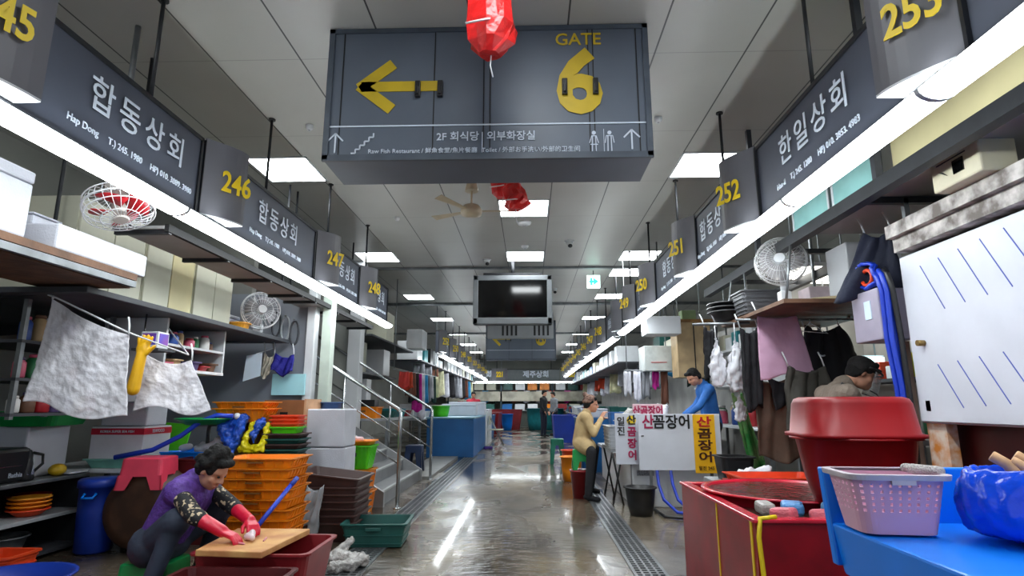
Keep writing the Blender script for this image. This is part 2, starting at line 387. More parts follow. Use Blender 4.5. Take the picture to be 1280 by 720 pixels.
for i, y in enumerate((1.9, 5.68, 9.4, 10.65, 13.1, 16.5, 20.2, 24.0, 27.6)):
    panel_light(1.85, y, 'square white ceiling light, %s of the right row' % ORD[i])
for i, y in enumerate((2.2, 6.97, 9.39)):
    panel_light(-.06, y, 'square white ceiling light, %s of the short middle row' % ORD[i])
# ================================================================ stall signs
SZ0, SZ1 = 2.43, 2.95
def stall_sign(side, xw, y0, y1, num, name, sub, label, rods=(), lod=0, numw=.3, prot=.15, txt=None):
    """side -1: left row (faces +x), +1: right row (faces -x). y0 near end, y1 far end."""
    s = -side  # outward (to the aisle) direction in x
    r_ = thing('stall_sign', label, 'sign', (xw, (y0 + y1) / 2, SZ0), 'hanging stall signs')
    o0, o1 = y0, y1
    if side > 0: y0, y1 = y0 + numw, y1 + numw   # the board runs on behind its own number panel
    MB().box(min(xw, xw - s * .07), max(xw, xw - s * .07), y0, y1, SZ0, SZ1).build('sign_board', slate, r_)
    fr = MB()
    if side > 0: fr.box(min(xw, xw + s * .02), max(xw, xw + s * .02), o1 - .02, o1 - .002, SZ0, SZ1 + .012)
    fr.box(min(xw - s * .075, xw + s * .012), max(xw - s * .075, xw + s * .012), y0, y1, SZ1 - .012, SZ1 + .012)
    fr.box(min(xw - s * .075, xw + s * .008), max(xw - s * .075, xw + s * .008), y0, y1, SZ0 - .012, SZ0 + .006)
    for yy in (y0 + .014, y1 - .008): fr.box(min(xw - s * .075, xw + s * .012), max(xw - s * .075, xw + s * .012), yy - .012, yy + .006, SZ0, SZ1 + .012)
    fr.build('sign_frame', slate_d, r_)
    y0, y1 = o0, o1
    # curved number panel: flush at its near edge, standing out at its far edge
    if side < 0: p0, p1 = y0 + .01, y0 + numw
    else: p0, p1 = y1 + .0, y1 + numw
    plan = []; K = 8
    for k in range(K + 1):
        u = k / K; plan.append((xw + s * (.012 + prot * math.sin(u * math.pi / 2) ** 1.1), p0 + (p1 - p0) * u))
    back = [(xw + s * .0, p1 + .004), (xw, p0)]
    z0, z1 = SZ0 + .02, SZ1 + .03
    MB().prism([(x, y, z0) for x, y in plan + back], (0, 0, z1 - z0)).build('number_panel', numgrey, r_)
    MB().prism([(x, y, z0 - .012) for x, y in plan + back], (0, 0, .011)).build('white_underside', white_p, r_)
    a = Vector((plan[1][0], plan[1][1], 0)); b = Vector((plan[-1][0], plan[-1][1], 0)); mid = Vector((plan[5][0] + s * .012, plan[5][1], 2.70))
    tang = Vector((plan[7][0], plan[7][1], 0)) - Vector((plan[2][0], plan[2][1], 0)); tang.normalize()
    xd = tang if side < 0 else -tang
    n_ = text('number', num, .205 if lod == 0 else .24, mid + Vector((s * .006, -.004, 0)), xd, (0, 0, 1), yellow, r_, bold=.004, sx=.74)
    if name and lod < 2:
        tx = xw + s * .016; d = (0, 1, 0) if side < 0 else (0, -1, 0)
        ctr = txt if txt else ((y0 + numw + y1) / 2 if side < 0 else (y0 + y1) / 2)
        text('stall_name', name, .205, (tx, ctr, 2.735), d, (0, 0, 1), white_t, r_, bold=.0005, sx=.95, space=1.3)
        if lod == 0: text('phone_line', sub, .052, (tx, ctr, 2.545), d, (0, 0, 1), white_t, r_, sx=.95)
    rb = [y for y in RODS if y0 + (numw if side > 0 else 0) <= y < y1 + (numw if side > 0 else 0)]
    for y in rb:
        MB().cyl((xw - s * .035, y, SZ1), (xw - s * .035, y, CZ), .012, n=8).cyl((xw - s * .035, y, CZ - .012), (xw - s * .035, y, CZ), .03, n=10).build('rod', dark_steel, r_)
    return r_
RODS = [.02 + 1.52 * k for k in range(20)]
XL, XR = -2.2, 1.6
HD = 'Hap Dong     T.) 245. 1980     HP) 010. 3889. 3980'
HN = 'Han-il     T.) 245. 1280     HP) 010. 3853. 4983'
stall_sign(-1, XL, 1.60, 3.56, '245', '합동상회', HD, 'dark hanging sign with yellow number 245, cut by the top left corner', txt=2.96, numw=.55)
stall_sign(-1, XL, 3.58, 5.66, '246', '합동상회', HD, 'dark hanging sign with yellow number 246 over the left stall', txt=4.78)
stall_sign(-1, XL, 5.68, 7.22, '247', '합동상회', HD, 'dark hanging sign with yellow number 247', txt=6.6)
stall_sign(-1, XL, 7.24, 8.75, '248', '합동상회', HD, 'dark hanging sign with yellow number 248 at the foot of the stairs', txt=8.1)
stall_sign(1, XR, .2, 1.92, '254', '', '', 'dark end of a hanging sign cut by the top right corner')
stall_sign(1, XR, 1.94, 1.95 + 1.88, '252', '한일상회', HN, 'dark hanging sign with yellow number 252 and the name 한일상회', txt=3.05)
# the 253 panel belongs to the sign nearer than it
for o in list(bpy.data.objects):
    if o.name.startswith('number') and o.type == 'MESH' and o.parent and o.parent.get('label', '').startswith('dark end of a hanging'):
        if not o.name.startswith('number_panel'): bpy.data.objects.remove(o)
_r = [o for o in bpy.data.objects if o.get('label', '').startswith('dark end of a hanging')][0]
_r['label'] = 'dark hanging sign with yellow number 253, cut by the top right corner'
text('number', '253', .205, (XR - .108, 2.03, 2.70), Vector((.12, -.22, 0)), (0, 0, 1), yellow, _r, bold=.004, sx=.74)
stall_sign(1, XR, 3.85, 5.33, '251', '합동상회', HD, 'dark hanging sign with yellow number 251', txt=4.62 + .15)
stall_sign(1, XR, 5.35, 7.14, '250', '합동상회', HD, 'dark hanging sign with yellow number 250', txt=6.3)
stall_sign(1, XR, 7.16, 8.52, '249', '합동상회', HD, 'dark hanging sign with yellow number 249', lod=0)
stall_sign(1, XR, 8.54, 9.8, '', '', '', 'dark hanging sign, blank last board of the near right row')
ys = [10.3 + 1.68 * k for k in range(10)]
for i in range(9):
    stall_sign(1, XR, ys[i], ys[i + 1] - .02, str(248 - i), '합동상회' if i < 3 else '', '', 'small dark hanging sign, %s of the far right row' % ORD[i], lod=1)
ys = [13.9 + 1.9 * k for k in range(9)]
for i in range(8):
    stall_sign(-1, XL, ys[i], ys[i + 1] - .02, str(252 - 3 * i % 9 + i), '합동상회' if i < 3 else '', '', 'small dark hanging sign, %s of the far left row' % ORD[i], lod=1)
# cross signs at the back
def cross_sign(x0, x1, y, num, name, label):
    r_ = thing('stall_sign', label, 'sign', ((x0 + x1) / 2, y, 2.3), 'signs over the back stalls')
    MB().box(x0, x1, y, y + .08, 2.32, 2.9).build('sign_board', mat('slate_far', hexc('#6b7274'), .5, var=.05), r_)
    MB().box(x0, x1, y - .02, y + .1, 2.9, 2.93).build('sign_frame', slate_d, r_)
    MB().prism([(x0 + .1, y, 2.34), (x0 + .35, y - .12, 2.34), (x0 + .8, y - .12, 2.34), (x0 + .95, y, 2.34)], (0, 0, .62)).build('number_panel', numgrey, r_)
    text('number', num, .34, (x0 + .56, y - .13, 2.65), (1, 0, 0), (0, 0, 1), yellow, r_, bold=.02, sx=.7)
    text('stall_name', name, .36, ((x0 + x1) / 2 + .6, y - .02, 2.65), (1, 0, 0), (0, 0, 1), white_t, r_, bold=.012)
    for x in (x0 + .4, x1 - .4): MB().cyl((x, y + .04, 2.9), (x, y + .04, CZ), .018, n=6).build('rod', dark_steel, r_)
cross_sign(-4.2, -2.1, 29.35, '220', '신진상회', 'dark sign across the back stalls, left one')
cross_sign(-2.05, 1.5, 29.35, '221', '제주상회', 'dark sign across the back stalls in the middle of the aisle end')
cross_sign(1.55, 3.7, 29.35, '222', '대성상회', 'dark sign across the back stalls, right one')

# ================================================================ tube light battens
def batten(side, xw, y0, y1, label, w_=.15, z=2.385):
    s = -side; xc = xw + s * .03
    r_ = thing('tube_light', label, 'tube light', (xc, (y0 + y1) / 2, z), 'strip lights under the stall signs')
    MB().box(xc - .03, xc + .03, y0, y1, z + .005, z + .035).build('housing', dark_steel, r_)
    m_ = MB(); pr = [(xc + w_ / 2 * math.cos(a), z - .045 * math.sin(a)) for a in [math.pi * k / 8 for k in range(9)]]
    m_.prism([(x, y0 + .012, zz) for x, zz in pr], (0, y1 - y0 - .024, 0)); m_.build('diffuser', tube_m, r_)
    e = MB()
    for yy in (y0, y1 - .012):
        e.prism([((x - xc) * 1.05 + xc, yy, (zz - z) * 1.05 + z) for x, zz in pr], (0, .012, 0))
    e.build('end_cap', lgrey, r_)
for i, (a, b_) in enumerate(((.53, 1.93), (1.93, 3.33), (3.33, 4.73), (4.73, 6.13), (6.13, 7.53), (7.53, 8.72))):
    batten(-1, XL, a, b_, 'bright white strip light, %s of the near left row' % ORD[i])
for i, (a, b_) in enumerate(((-.2, .87), (.87, 2.07), (2.07, 3.28), (3.28, 4.49), (4.49, 5.7), (5.7, 6.9), (6.9, 8.2), (8.2, 9.78))):
    batten(1, XR, a, b_, 'bright white strip light, %s of the near right row' % ORD[i])
for i in range(7):
    batten(-1, XL, 13.9 + 2.18 * i, 13.9 + 2.18 * (i + 1), 'white strip light, %s of the far left row' % ORD[i])
for i in range(7):
    batten(1, XR, 10.3 + 2.16 * i, 10.3 + 2.16 * (i + 1), 'white strip light, %s of the far right row' % ORD[i])
for i in range(3):
    x0 = -4.0 + 2.05 * i
    r_ = thing('tube_light', 'white strip light across the back stalls, %s' % ('left end', 'middle', 'right end')[i], 'tube light', (x0 + 1, 29.3, 2.25), 'strip lights under the stall signs')
    MB().box(x0, x0 + 2.04, 29.24, 29.36, 2.24, 2.30).build('diffuser', tube_m, r_); MB().box(x0, x0 + 2.04, 29.26, 29.34, 2.30, 2.33).build('housing', dark_steel, r_)

# ================================================================ direction sign boxes
def gate_sign(y, x0, x1, z0, label, full=True):
    D = .42; r_ = thing('direction_sign', label, 'sign', ((x0 + x1) / 2, y, z0), 'hanging direction signs')
    zt = CZ - .005; W = x1 - x0
    b = MB(); b.box(x0, x1, y, y + D, z0, zt); b.build('sign_box', mat('gate_slate', hexc('#5c6470'), .45, var=.06, scale=2), r_)
    fr = MB(); e = .03
    fr.box(x0 - .006, x1 + .006, y - .012, y + .01, z0 - .01, z0 + e).box(x0 - .006, x1 + .006, y - .012, y + .01, zt - e, zt)
    fr.box(x0 - .006, x0 + e, y - .012, y + .01, z0, zt).box(x1 - e, x1 + .006, y - .012, y + .01, z0, zt); fr.build('frame', mat('gate_frame', hexc('#4d5560'), .45), r_)
    cuts = [0.045, .335, .49, .51, .815, .83, .965] if full else [.33, .66]
    g = MB()
    for c in cuts: g.box(x0 + W * c - .0035, x0 + W * c + .0035, y - .004, y, z0 + .03, zt - .03)
    g.box(x0 + .03, x1 - .03, y - .004, y, z0 + .028, z0 + .034)
    g.build('door_gap', inkblk, r_)
    P = lambda u, v: Vector((x0 + W * u, y - .006, z0 + (zt - z0) * v))
    H_ = zt - z0
    def strip(mb, a, b_, wd): mb.bar(a, b_, wd, .004, up=(0, 1, 0)) if False else mb.prism(quad(a, b_, wd), (0, .004, 0))
    def quad(a, b_, wd):
        d = (b_ - a).normalized(); n = Vector((-d.z, 0, d.x)) * wd / 2; return [a - n, b_ - n, b_ + n, a + n]
    ar = MB(); tip = P(.105, .545)
    strip(ar, tip, P(.36, .545), .07); strip(ar, tip + Vector((-.01, 0, -.01)), P(.205, .72), .075); strip(ar, tip + Vector((-.01, 0, .01)), P(.205, .37), .075)
    ar.build('arrow', yellow_d, r_)
    text('gate_number', '6', .60, P(.785, .535) , (1, 0, 0), (0, 0, 1), yellow_d, r_, bold=.02, sx=1.0)
    text('gate_word', 'GATE', .12, P(.785, .885), (1, 0, 0), (0, 0, 1), yellow_d, r_, bold=.001)
    ln = MB(); strip(ln, P(.01, .245), P(.99, .245), .009)
    if full:
        def arrow_up(u):
            c = P(u, .12); strip(ln, c + Vector((0, 0, -.065)), c + Vector((0, 0, .065)), .010)
            strip(ln, c + Vector((0, 0, .067)), c + Vector((-.05, 0, .015)), .010); strip(ln, c + Vector((0, 0, .067)), c + Vector((.05, 0, .015)), .010)
        arrow_up(.035); arrow_up(.94)
        p = P(.085, .045)
        for k in range(5):
            q = p + Vector((.028, 0, 0)); strip(ln, p, q, .009); q2 = q + Vector((0, 0, .027)); strip(ln, q, q2, .009); p = q2
        strip(ln, P(.84 + .016, .03), P(.84 + .016, .2), .003)
        for u, wd in ((.826, .7), (.873, 1.0)):
            c = P(u, .11)
            ln.prism([c + Vector((.013 * math.cos(t_), 0, .058 + .013 * math.sin(t_))) for t_ in [k * math.pi / 5 for k in range(10)]], (0, .004, 0))
            for s in (-1, 1):
                strip(ln, c + Vector((s * .02 * wd, 0, .038)), c + Vector((s * .028, 0, -.01)), .005); strip(ln, c + Vector((s * .010, 0, .036)), c + Vector((s * .012, 0, -.065)), .006)
            strip(ln, c + Vector((-.02 * wd, 0, .038)), c + Vector((.02 * wd, 0, .038)), .005)
            if wd < 1: strip(ln, c + Vector((-.024, 0, -.02)), c + Vector((.024, 0, -.02)), .005)
        strip(ln, P(.487, .04), P(.487, .19), .005)
    ln.build('white_markings', white_t, r_)
    if full:
        text('lettering', '2F 회식당', .068, P(.412, .155), (1, 0, 0), (0, 0, 1), white_t, r_, bold=.0006)
        text('lettering', 'Raw Fish Restaurant / 鮮魚食堂/魚片餐廳', .040, P(.305, .055), (1, 0, 0), (0, 0, 1), white_t, r_)
        text('lettering', '외부화장실', .068, P(.575, .155), (1, 0, 0), (0, 0, 1), white_t, r_, bold=.0006)
        text('lettering', 'Toilet / 外部お手洗い/外部的卫生间', .040, P(.635, .055), (1, 0, 0), (0, 0, 1), white_t, r_)
    for u in (.285, .355, .74, .835):
        c = P(u, .515); MB().box(c.x - .017, c.x + .017, y - .03, y, c.z - .055, c.z + .055).box(c.x - .009, c.x + .009, y - .042, y - .03, c.z - .045, c.z + .01).build('handle', black, r_, bevel=.004)
    return r_
gate_sign(3.38, -1.30, .775, 2.715, 'large slate sign box with yellow GATE 6 and left arrow above the aisle')
g2 = gate_sign(17.0, -1.28, .78, 2.47, 'distant slate sign box with yellow arrow hanging beyond the television', full=False)
# ================================================================ television box
r_ = thing('television', 'flat television with black screen in a grey ceiling-hung housing', 'television', (-.28, 9.6, 2.52))
fx0, fx1, fz0, fz1 = -.95, .39, 2.52, 3.36
f = MB(); f.box(fx0, fx1, 9.6, 9.82, fz0, fz0 + .11).box(fx0, fx1, 9.6, 9.82, fz1 - .09, fz1).box(fx0, fx0 + .085, 9.6, 9.82, fz0, fz1).box(fx1 - .085, fx1, 9.6, 9.82, fz0, fz1).box(fx0, fx1, 9.72, 9.82, fz0, fz1)
f.build('housing', mat('tv_grey', hexc('#7f8488'), .4, var=.05), r_, bevel=.012)
MB().box(fx0 + .085, fx1 - .085, 9.62, 9.66, fz0 + .11, fz1 - .09).build('screen', tblack, r_)
MB().box(fx0 + .17, fx1 - .17, 9.6, 9.8, fz1, fz1 + .04).build('top_bracket', dark_steel, r_)
MB().cyl((-.28, 9.71, fz1), (-.28, 9.71, CZ), .035, n=12).build('pole', dark_steel, r_)
# grey stand-off louvre box right behind it
r_ = thing('speaker_box', 'grey slotted box hanging between the television and the far direction sign', 'box', (-.2, 13.0, 2.67))
MB().box(-.95, .55, 13.0, 13.25, 2.67, 3.25).build('casing', grey, r_)
l = MB()
for c in (-.62, .1):
    for k in range(4): l.box(c + k * .1, c + k * .1 + .045, 12.99, 13.0, 2.72, 2.95)
l.build('slot', inkblk, r_)
for x in (-.7, .3): MB().cyl((x, 13.1, 3.25), (x, 13.1, CZ), .015, n=8).build('rod', dark_steel, r_)
# exit sign
r_ = thing('exit_sign', 'small green and white glowing exit sign hanging from the ceiling', 'sign', (1.2, 10.5, 3.3))
MB().box(1.08, 1.32, 10.5, 10.55, 3.31, 3.55).build('light_box', exit_white, r_)
a = MB().box(1.12, 1.20, 10.493, 10.5, 3.41, 3.45).prism([(1.2, 10.493, 3.36), (1.29, 10.493, 3.43), (1.2, 10.493, 3.5)], (0, .007, 0)); a.box(1.14, 1.18, 10.493, 10.5, 3.36, 3.5); a.build('green_figure', tv_glow, r_)
MB().cyl((1.2, 10.52, 3.55), (1.2, 10.52, CZ), .01, n=6).build('rod', galv, r_)
# cameras and detectors under the ceiling
def dome(x, y, label, tilt=0):
    r_ = thing('security_camera', label, 'camera', (x, y, CZ - .1), 'ceiling cameras')
    MB().lathe([(.07, -.02), (.075, 0)], (x, y, CZ), 20).build('mount', white_p, r_)
    MB().lathe([(.02, -.075), (.045, -.06), (.055, -.02)], (x, y, CZ), 16).build('housing', white_p, r_)
    MB().ell((x + .01, y - .03, CZ - .085), (.035, .035, .03)).build('lens', black, r_)
dome(-.72, 9.6, 'white ceiling camera just left of the television mount')
dome(.62, 8.5, 'white ceiling camera with black lens right of the middle lights')
dome(.55, 12.2, 'white ceiling camera beside the right edge of the television')
def det(x, y, r, label):
    r_ = thing('smoke_detector', label, 'detector', (x, y, CZ - .05), 'round ceiling detectors')
    MB().lathe([(r * .5, -.045), (r * .9, -.03), (r, 0)], (x, y, CZ), 20).build('body', white_p, r_); MB().lathe([(r * .25, -.055), (r * .3, -.04)], (x, y, CZ), 12).build('sensor', lgrey, r_)
det(-.06, 7.55, .10, 'round grey smoke detector just beyond the middle ceiling light')
det(-.06, 8.75, .06, 'small round detector in front of the second middle light')
det(1.13, 4.65, .035, 'tiny sprinkler head near the right ceiling light')
det(-1.95, 4.7, .035, 'tiny sprinkler head near the left ceiling light')
det(-1.75, 7.3, .035, 'tiny sprinkler head between the two left ceiling lights')
# ceiling fan
r_ = thing('ceiling_fan', 'beige three-blade ceiling fan hanging below the large direction sign', 'fan', (-.62, 5.95, 3.2))
fb = mat('fan_beige', hexc('#b5a78c'), .4, var=.06)
MB().lathe([(.075, -.16), (.05, -.05), (.03, 0), (.06, 0)], (-.62, 5.95, CZ), 16).build('canopy', fb, r_)
MB().cyl((-.62, 5.95, 3.3), (-.62, 5.95, CZ - .1), .012, n=8).build('down_rod', fb, r_)
MB().lathe([(.04, .09), (.09, .07), (.12, .02), (.11, -.03), (.05, -.05), (.0, -.055)][::-1], (-.62, 5.95, 3.24), 22).build('motor', fb, r_)
for a in (5, 150, 235):
    d = Vector((math.cos(R(a)), math.sin(R(a)), 0)); n = Vector((-d.y, d.x, 0)); c = Vector((-.62, 5.95, 3.25)); b = MB()
    b.hexa([c + d * .1 - n * .025, c + d * .52 - n * .05, c + d * .52 + n * .05 + Vector((0, 0, .02)), c + d * .1 + n * .025], [c + d * .1 - n * .025 + Vector((0, 0, .008)), c + d * .52 - n * .05 + Vector((0, 0, .008)), c + d * .52 + n * .05 + Vector((0, 0, .028)), c + d * .1 + n * .025 + Vector((0, 0, .008))])
    b.build('blade', fb, r_, bevel=.003)
# red wrapped bundles hanging from the ceiling
def redbag(c, sx, sz, label, name='hanging_bag'):
    r_ = thing(name, label, 'bag', c); rnd = random.Random(int(c[1] * 10))
    rings = []; n = 14
    for k, t in enumerate((0, .12, .3, .5, .72, .9, 1)):
        w_ = sx * (.55, .95, 1.1, 1.0, .9, .75, .62)[k]
        rings.append([(c[0] + .02 * math.sin(t * 5) + (w_ / 2) * math.cos(2 * math.pi * q / n) * rnd.uniform(.74, 1.2), c[1] + w_ * .4 * math.sin(2 * math.pi * q / n) * rnd.uniform(.74, 1.2), c[2] + sz * t) for q in range(n)])
    MB().loft(rings, True, True, smooth=False).build('wrapping', redb, r_)
    MB().tube([(c[0] + .03, c[1] - sx * .35, c[2] + sz * .3), (c[0] - .02, c[1] - sx * .55, c[2] + sz * .22), (c[0] - .12, c[1] - sx * .5, c[2] + sz * .2)], .006, n=6).build('cable_tie', white_p, r_)
    MB().tube([(c[0] + .01, c[1], c[2] + .01), (c[0] + .005, c[1], c[2] - .06), (c[0] + .02, c[1], c[2] - .13)], .004, n=6).build('string', white_p, r_)
    return r_
redbag((-.21, 2.85, 3.08), .25, .56, 'bright red plastic-wrapped bundle hanging in front of the big direction sign')
redbag((-.13, 5.3, 3.04), .24, .26, 'red plastic bundle tied below the ceiling beyond the big sign, lower one')
redbag((-.27, 5.62, 3.28),   .24, .36, 'red plastic bundle just under the big sign, upper and further left one')
_o = thing('hanging_string', 'white cord tying the lower red bundle to the ceiling', 'cord', (-.12, 5.3, 3.3)); MB().tube([(-.13, 5.3, 3.29), (-.1, 5.28, 3.45), (-.12, 5.3, CZ)], .012, n=6).build('strand', white_p, _o)
# ================================================================ containers used all over the market
def rect_tub(name, label, cat, c, hx, hy, h, m, group=None, flare=.86, r=.04, ribs=0, handles=False, contents=None, rotz=0):
    r_ = thing(name, label, cat, (0, 0, 0), group)
    MB().tub(hx, hy, 0, h, flare, r=r).build('shell', m, r_)
    if ribs:
        b = MB()
        for k in range(ribs):
            t = .15 + .7 * k / max(1, ribs - 1) if ribs > 1 else .5
            f = flare + (1 - flare) * t
            b.loft([rr(hx * f, hy * f, r, h * t - .004, 3), rr(hx * f + .008, hy * f + .008, r, h * t - .004, 3), rr(hx * f + .008, hy * f + .008, r, h * t + .004, 3), rr(hx * f, hy * f, r, h * t + .004, 3)], False, False)
        b.build('rib', m, r_)
    if handles:
        for s in (-1, 1): MB().obox((0, s * (hy * .96 + .012), h * .78), (hx * .5, .02, .03)).build('handle', m, r_, bevel=.005)
    if contents:
        MB().loft([rr(hx * .9, hy * .9, r, h * .6), rr(hx * .9, hy * .9, r, h * .62)], True, True).build('contents', contents, r_)
    move(r_, c, rotz); return r_
def crate(name, label, c, hx, hy, h, m, group=None, rotz=0, flare=.93):
    """ribbed plastic crate with a thick rim and ribbed, slotted walls"""
    r_ = thing(name, label, 'crate', (0, 0, 0), group)
    MB().tub(hx, hy, 0, h, flare, wall=.012, r=.03, lip=.012).build('shell', m, r_)
    b = MB()
    for s in (-1, 1):
        n = 7
        for k in range(n):
            x = (-1 + 2 * (k + .5) / n) * hx * .86
            b.bar((x, s * hy * flare, h * .12), (x, s * (hy + .004), h * .9), .012, .012)
        n = 6
        for k in range(n):
            y = (-1 + 2 * (k + .5) / n) * hy * .86
            b.bar((s * hx * flare, y, h * .12), (s * (hx + .004), y, h * .9), .012, .012)
    b.build('rib', m, r_)
    g = MB().loft([rr(hx + .012, hy + .012, .03, h * .93), rr(hx + .022, hy + .022, .03, h * .93), rr(hx + .022, hy + .022, .03, h), rr(hx + .0, hy + .0, .03, h)], False, False); g.build('rim', m, r_)
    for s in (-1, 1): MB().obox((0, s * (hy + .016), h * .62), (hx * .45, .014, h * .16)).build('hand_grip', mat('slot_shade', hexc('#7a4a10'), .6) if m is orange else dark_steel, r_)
    move(r_, c, rotz); return r_
def foam_box(name, label, c, sx, sy, sz, group=None, rotz=0, tape=False, lid=True):
    r_ = thing(name, label, 'box', (0, 0, 0), group); lz = sz * .18 if lid else 0
    MB().box(-sx / 2, sx / 2, -sy / 2, sy / 2, 0, sz - lz - .003).build('box_body', foam, r_, bevel=.012)
    if lid: MB().box(-sx / 2 - .003, sx / 2 + .003, -sy / 2 - .003, sy / 2 + .003, sz - lz, sz).build('box_lid', foam, r_, bevel=.012)
    if tape: MB().box(-.03, .03, -sy / 2 - .006, sy / 2 + .006, sz - .02, sz + .002).build('tape', mat('tape_tan', hexc('#c9b48a'), .3), r_)
    move(r_, c, rotz); return r_
def stool(name, label, c, s, h, m, group=None, rotz=0, upside=False):
    """moulded plastic stool: square top, skirt, four splayed legs with arches between them"""
    r_ = thing(name, label, 'stool', (0, 0, 0), group)
    t = s * .42; b = s * .50; hs = h * (.42 if h < .3 else .75)
    top = MB().loft([rr(t + (b - t) * (1 - hs / h), t + (b - t) * (1 - hs / h), .03, hs), rr(t + .006, t + .006, .03, h - .008), rr(t - .008, t - .008, .03, h)], True, True)
    top.build('seat', m, r_)
    for sx in (-1, 1):
        for sy in (-1, 1):
            L = MB(); w_ = s * .22; q = lambda k, z: (sx * k, sy * k, z)
            for (ax, ay) in ((1, 0), (0, 1)):
                a0 = Vector((sx * b, sy * b, 0)); a1 = Vector((sx * (t + (b - t) * (1 - hs / h)), sy * (t + (b - t) * (1 - hs / h)), hs + .01))
                d = Vector((-sx * ax, -sy * ay, 0))
                inn = Vector((-sx * (1 - ax), -sy * (1 - ay), 0)) * .012
                L.hexa([a0, a0 + d * w_, a0 + d * w_ + inn, a0 + inn], [a1, a1 + d * w_ * 1.5, a1 + d * w_ * 1.5 + inn, a1 + inn])
            L.build('leg', m, r_)
    move(r_, c, rotz); return r_

# ================================================================ left stall: canopy, cabinets, shelves
# canopy shelf right behind the strip lights
for i, (y0, y1) in enumerate(((3.56, 6.2), (6.22, 8.6))):
    r_ = thing('canopy_shelf', 'narrow grey overhead soffit behind the left strip lights, %s length' % ('nearer' if i == 0 else 'farther'), 'shelf', (-2.5, (y0 + y1) / 2, 2.28), 'canopy soffits of the left stall')
    MB().box(-2.39, -2.36, y0, y1, 2.31, 2.36).build('edge_beam', mat('matt_black', hexc('#060607'), .9, var=.1), r_)
    MB().box(-2.74, -2.39, y0, y1, 2.33, 2.35).build('soffit_panel', mat('soffit', hexc('#a8a8a6'), .6, var=.1, scale=2), r_)
    k = y0 + .02
    while k < y1 - .05: MB().box(-2.74, -2.37, k, k + .03, 2.30, 2.33).build('cross_bar', dark_steel, r_); k += .76
    for y in (y0 + .1, y1 - .1): MB().cyl((-2.7, y, 2.35), (-2.7, y, CZ), .012, n=8).build('rod', dark_steel, r_)
# cream overhead cabinets
xs = -3.1
for i, (y0, y1) in enumerate(((3.7, 4.4), (4.42, 5.1), (5.12, 5.8))):
    r_ = thing('wall_cabinet', 'cream overhead cabinet with flat doors, %s of the left stall row' % ORD[i], 'cabinet', (-3.4, (y0 + y1) / 2, 1.935), 'cream overhead cabinets')
    MB().box(-3.7, xs, y0, y1, 1.936, 2.62).build('cabinet_body', cream, r_)
    m = (y0 + y1) / 2
    for j, (a, b) in enumerate(((y0 + .01, m - .005), (m + .005, y1 - .01))):
        d = MB().box(xs, xs + .018, a, b, 1.99, 2.61).build('cabinet_door', cream_y if (i == 1 and j == 1) else cream, r_, bevel=.004)
# long dark shelf under the cabinets
r_ = thing('long_shelf', 'long dark grey shelf board running under the cream cabinets', 'shelf', (-3.3, 4.9, 1.9))
MB().box(-3.75, -2.8, 3.5, 6.65, 1.895, 1.935).build('board', darkgrey, r_, bevel=.005)
for y in (3.6, 5.0, 6.4): MB().prism([(-4.8, y, 1.895), (-3.2, y, 1.895), (-4.8, y, 1.8)], (0, .03, 0)).build('bracket', dark_steel, r_)
MB().box(-4.8, -3.75, 3.5, 6.65, 1.895, 1.935).build('rear_board', darkgrey, r_)
# near upper shelf with foam boxes
r_ = thing('foam_box_shelf', 'brown wooden shelf with steel edge holding white foam boxes', 'shelf', (-2.9, 2.7, 1.97))
MB().box(-3.2, -2.6, 1.7, 3.66, 2.0, 2.042).build('board', wood_d, r_)
MB().box(-2.63, -2.60, 1.7, 3.66, 1.955, 1.995).build('steel_edge', galv, r_)
MB().box(-3.2, -2.64, 1.7, 3.66, 1.95, 1.99).build('lower_board', wood_d, r_)
for y in (1.8, 3.6): MB().cyl((-3.17, y, 2.04), (-3.17, y, CZ), .012, n=8).build('rod', dark_steel, r_)
foam_box('foam_box', 'tall white foam box at the left picture edge on the brown shelf', (-2.83, 2.6, 2.044), .42, .42, .36, 'foam boxes on the high shelf')
foam_box('foam_box', 'long low white foam box on the brown shelf beneath the red fan', (-2.83, 3.38, 2.044), .43, .76, .15, 'foam boxes on the high shelf', lid=False)
foam_box('foam_box', 'small white foam box behind the long one on the high shelf', (-2.9, 3.12, 2.195), .22, .2, .07, 'foam boxes on the high shelf')
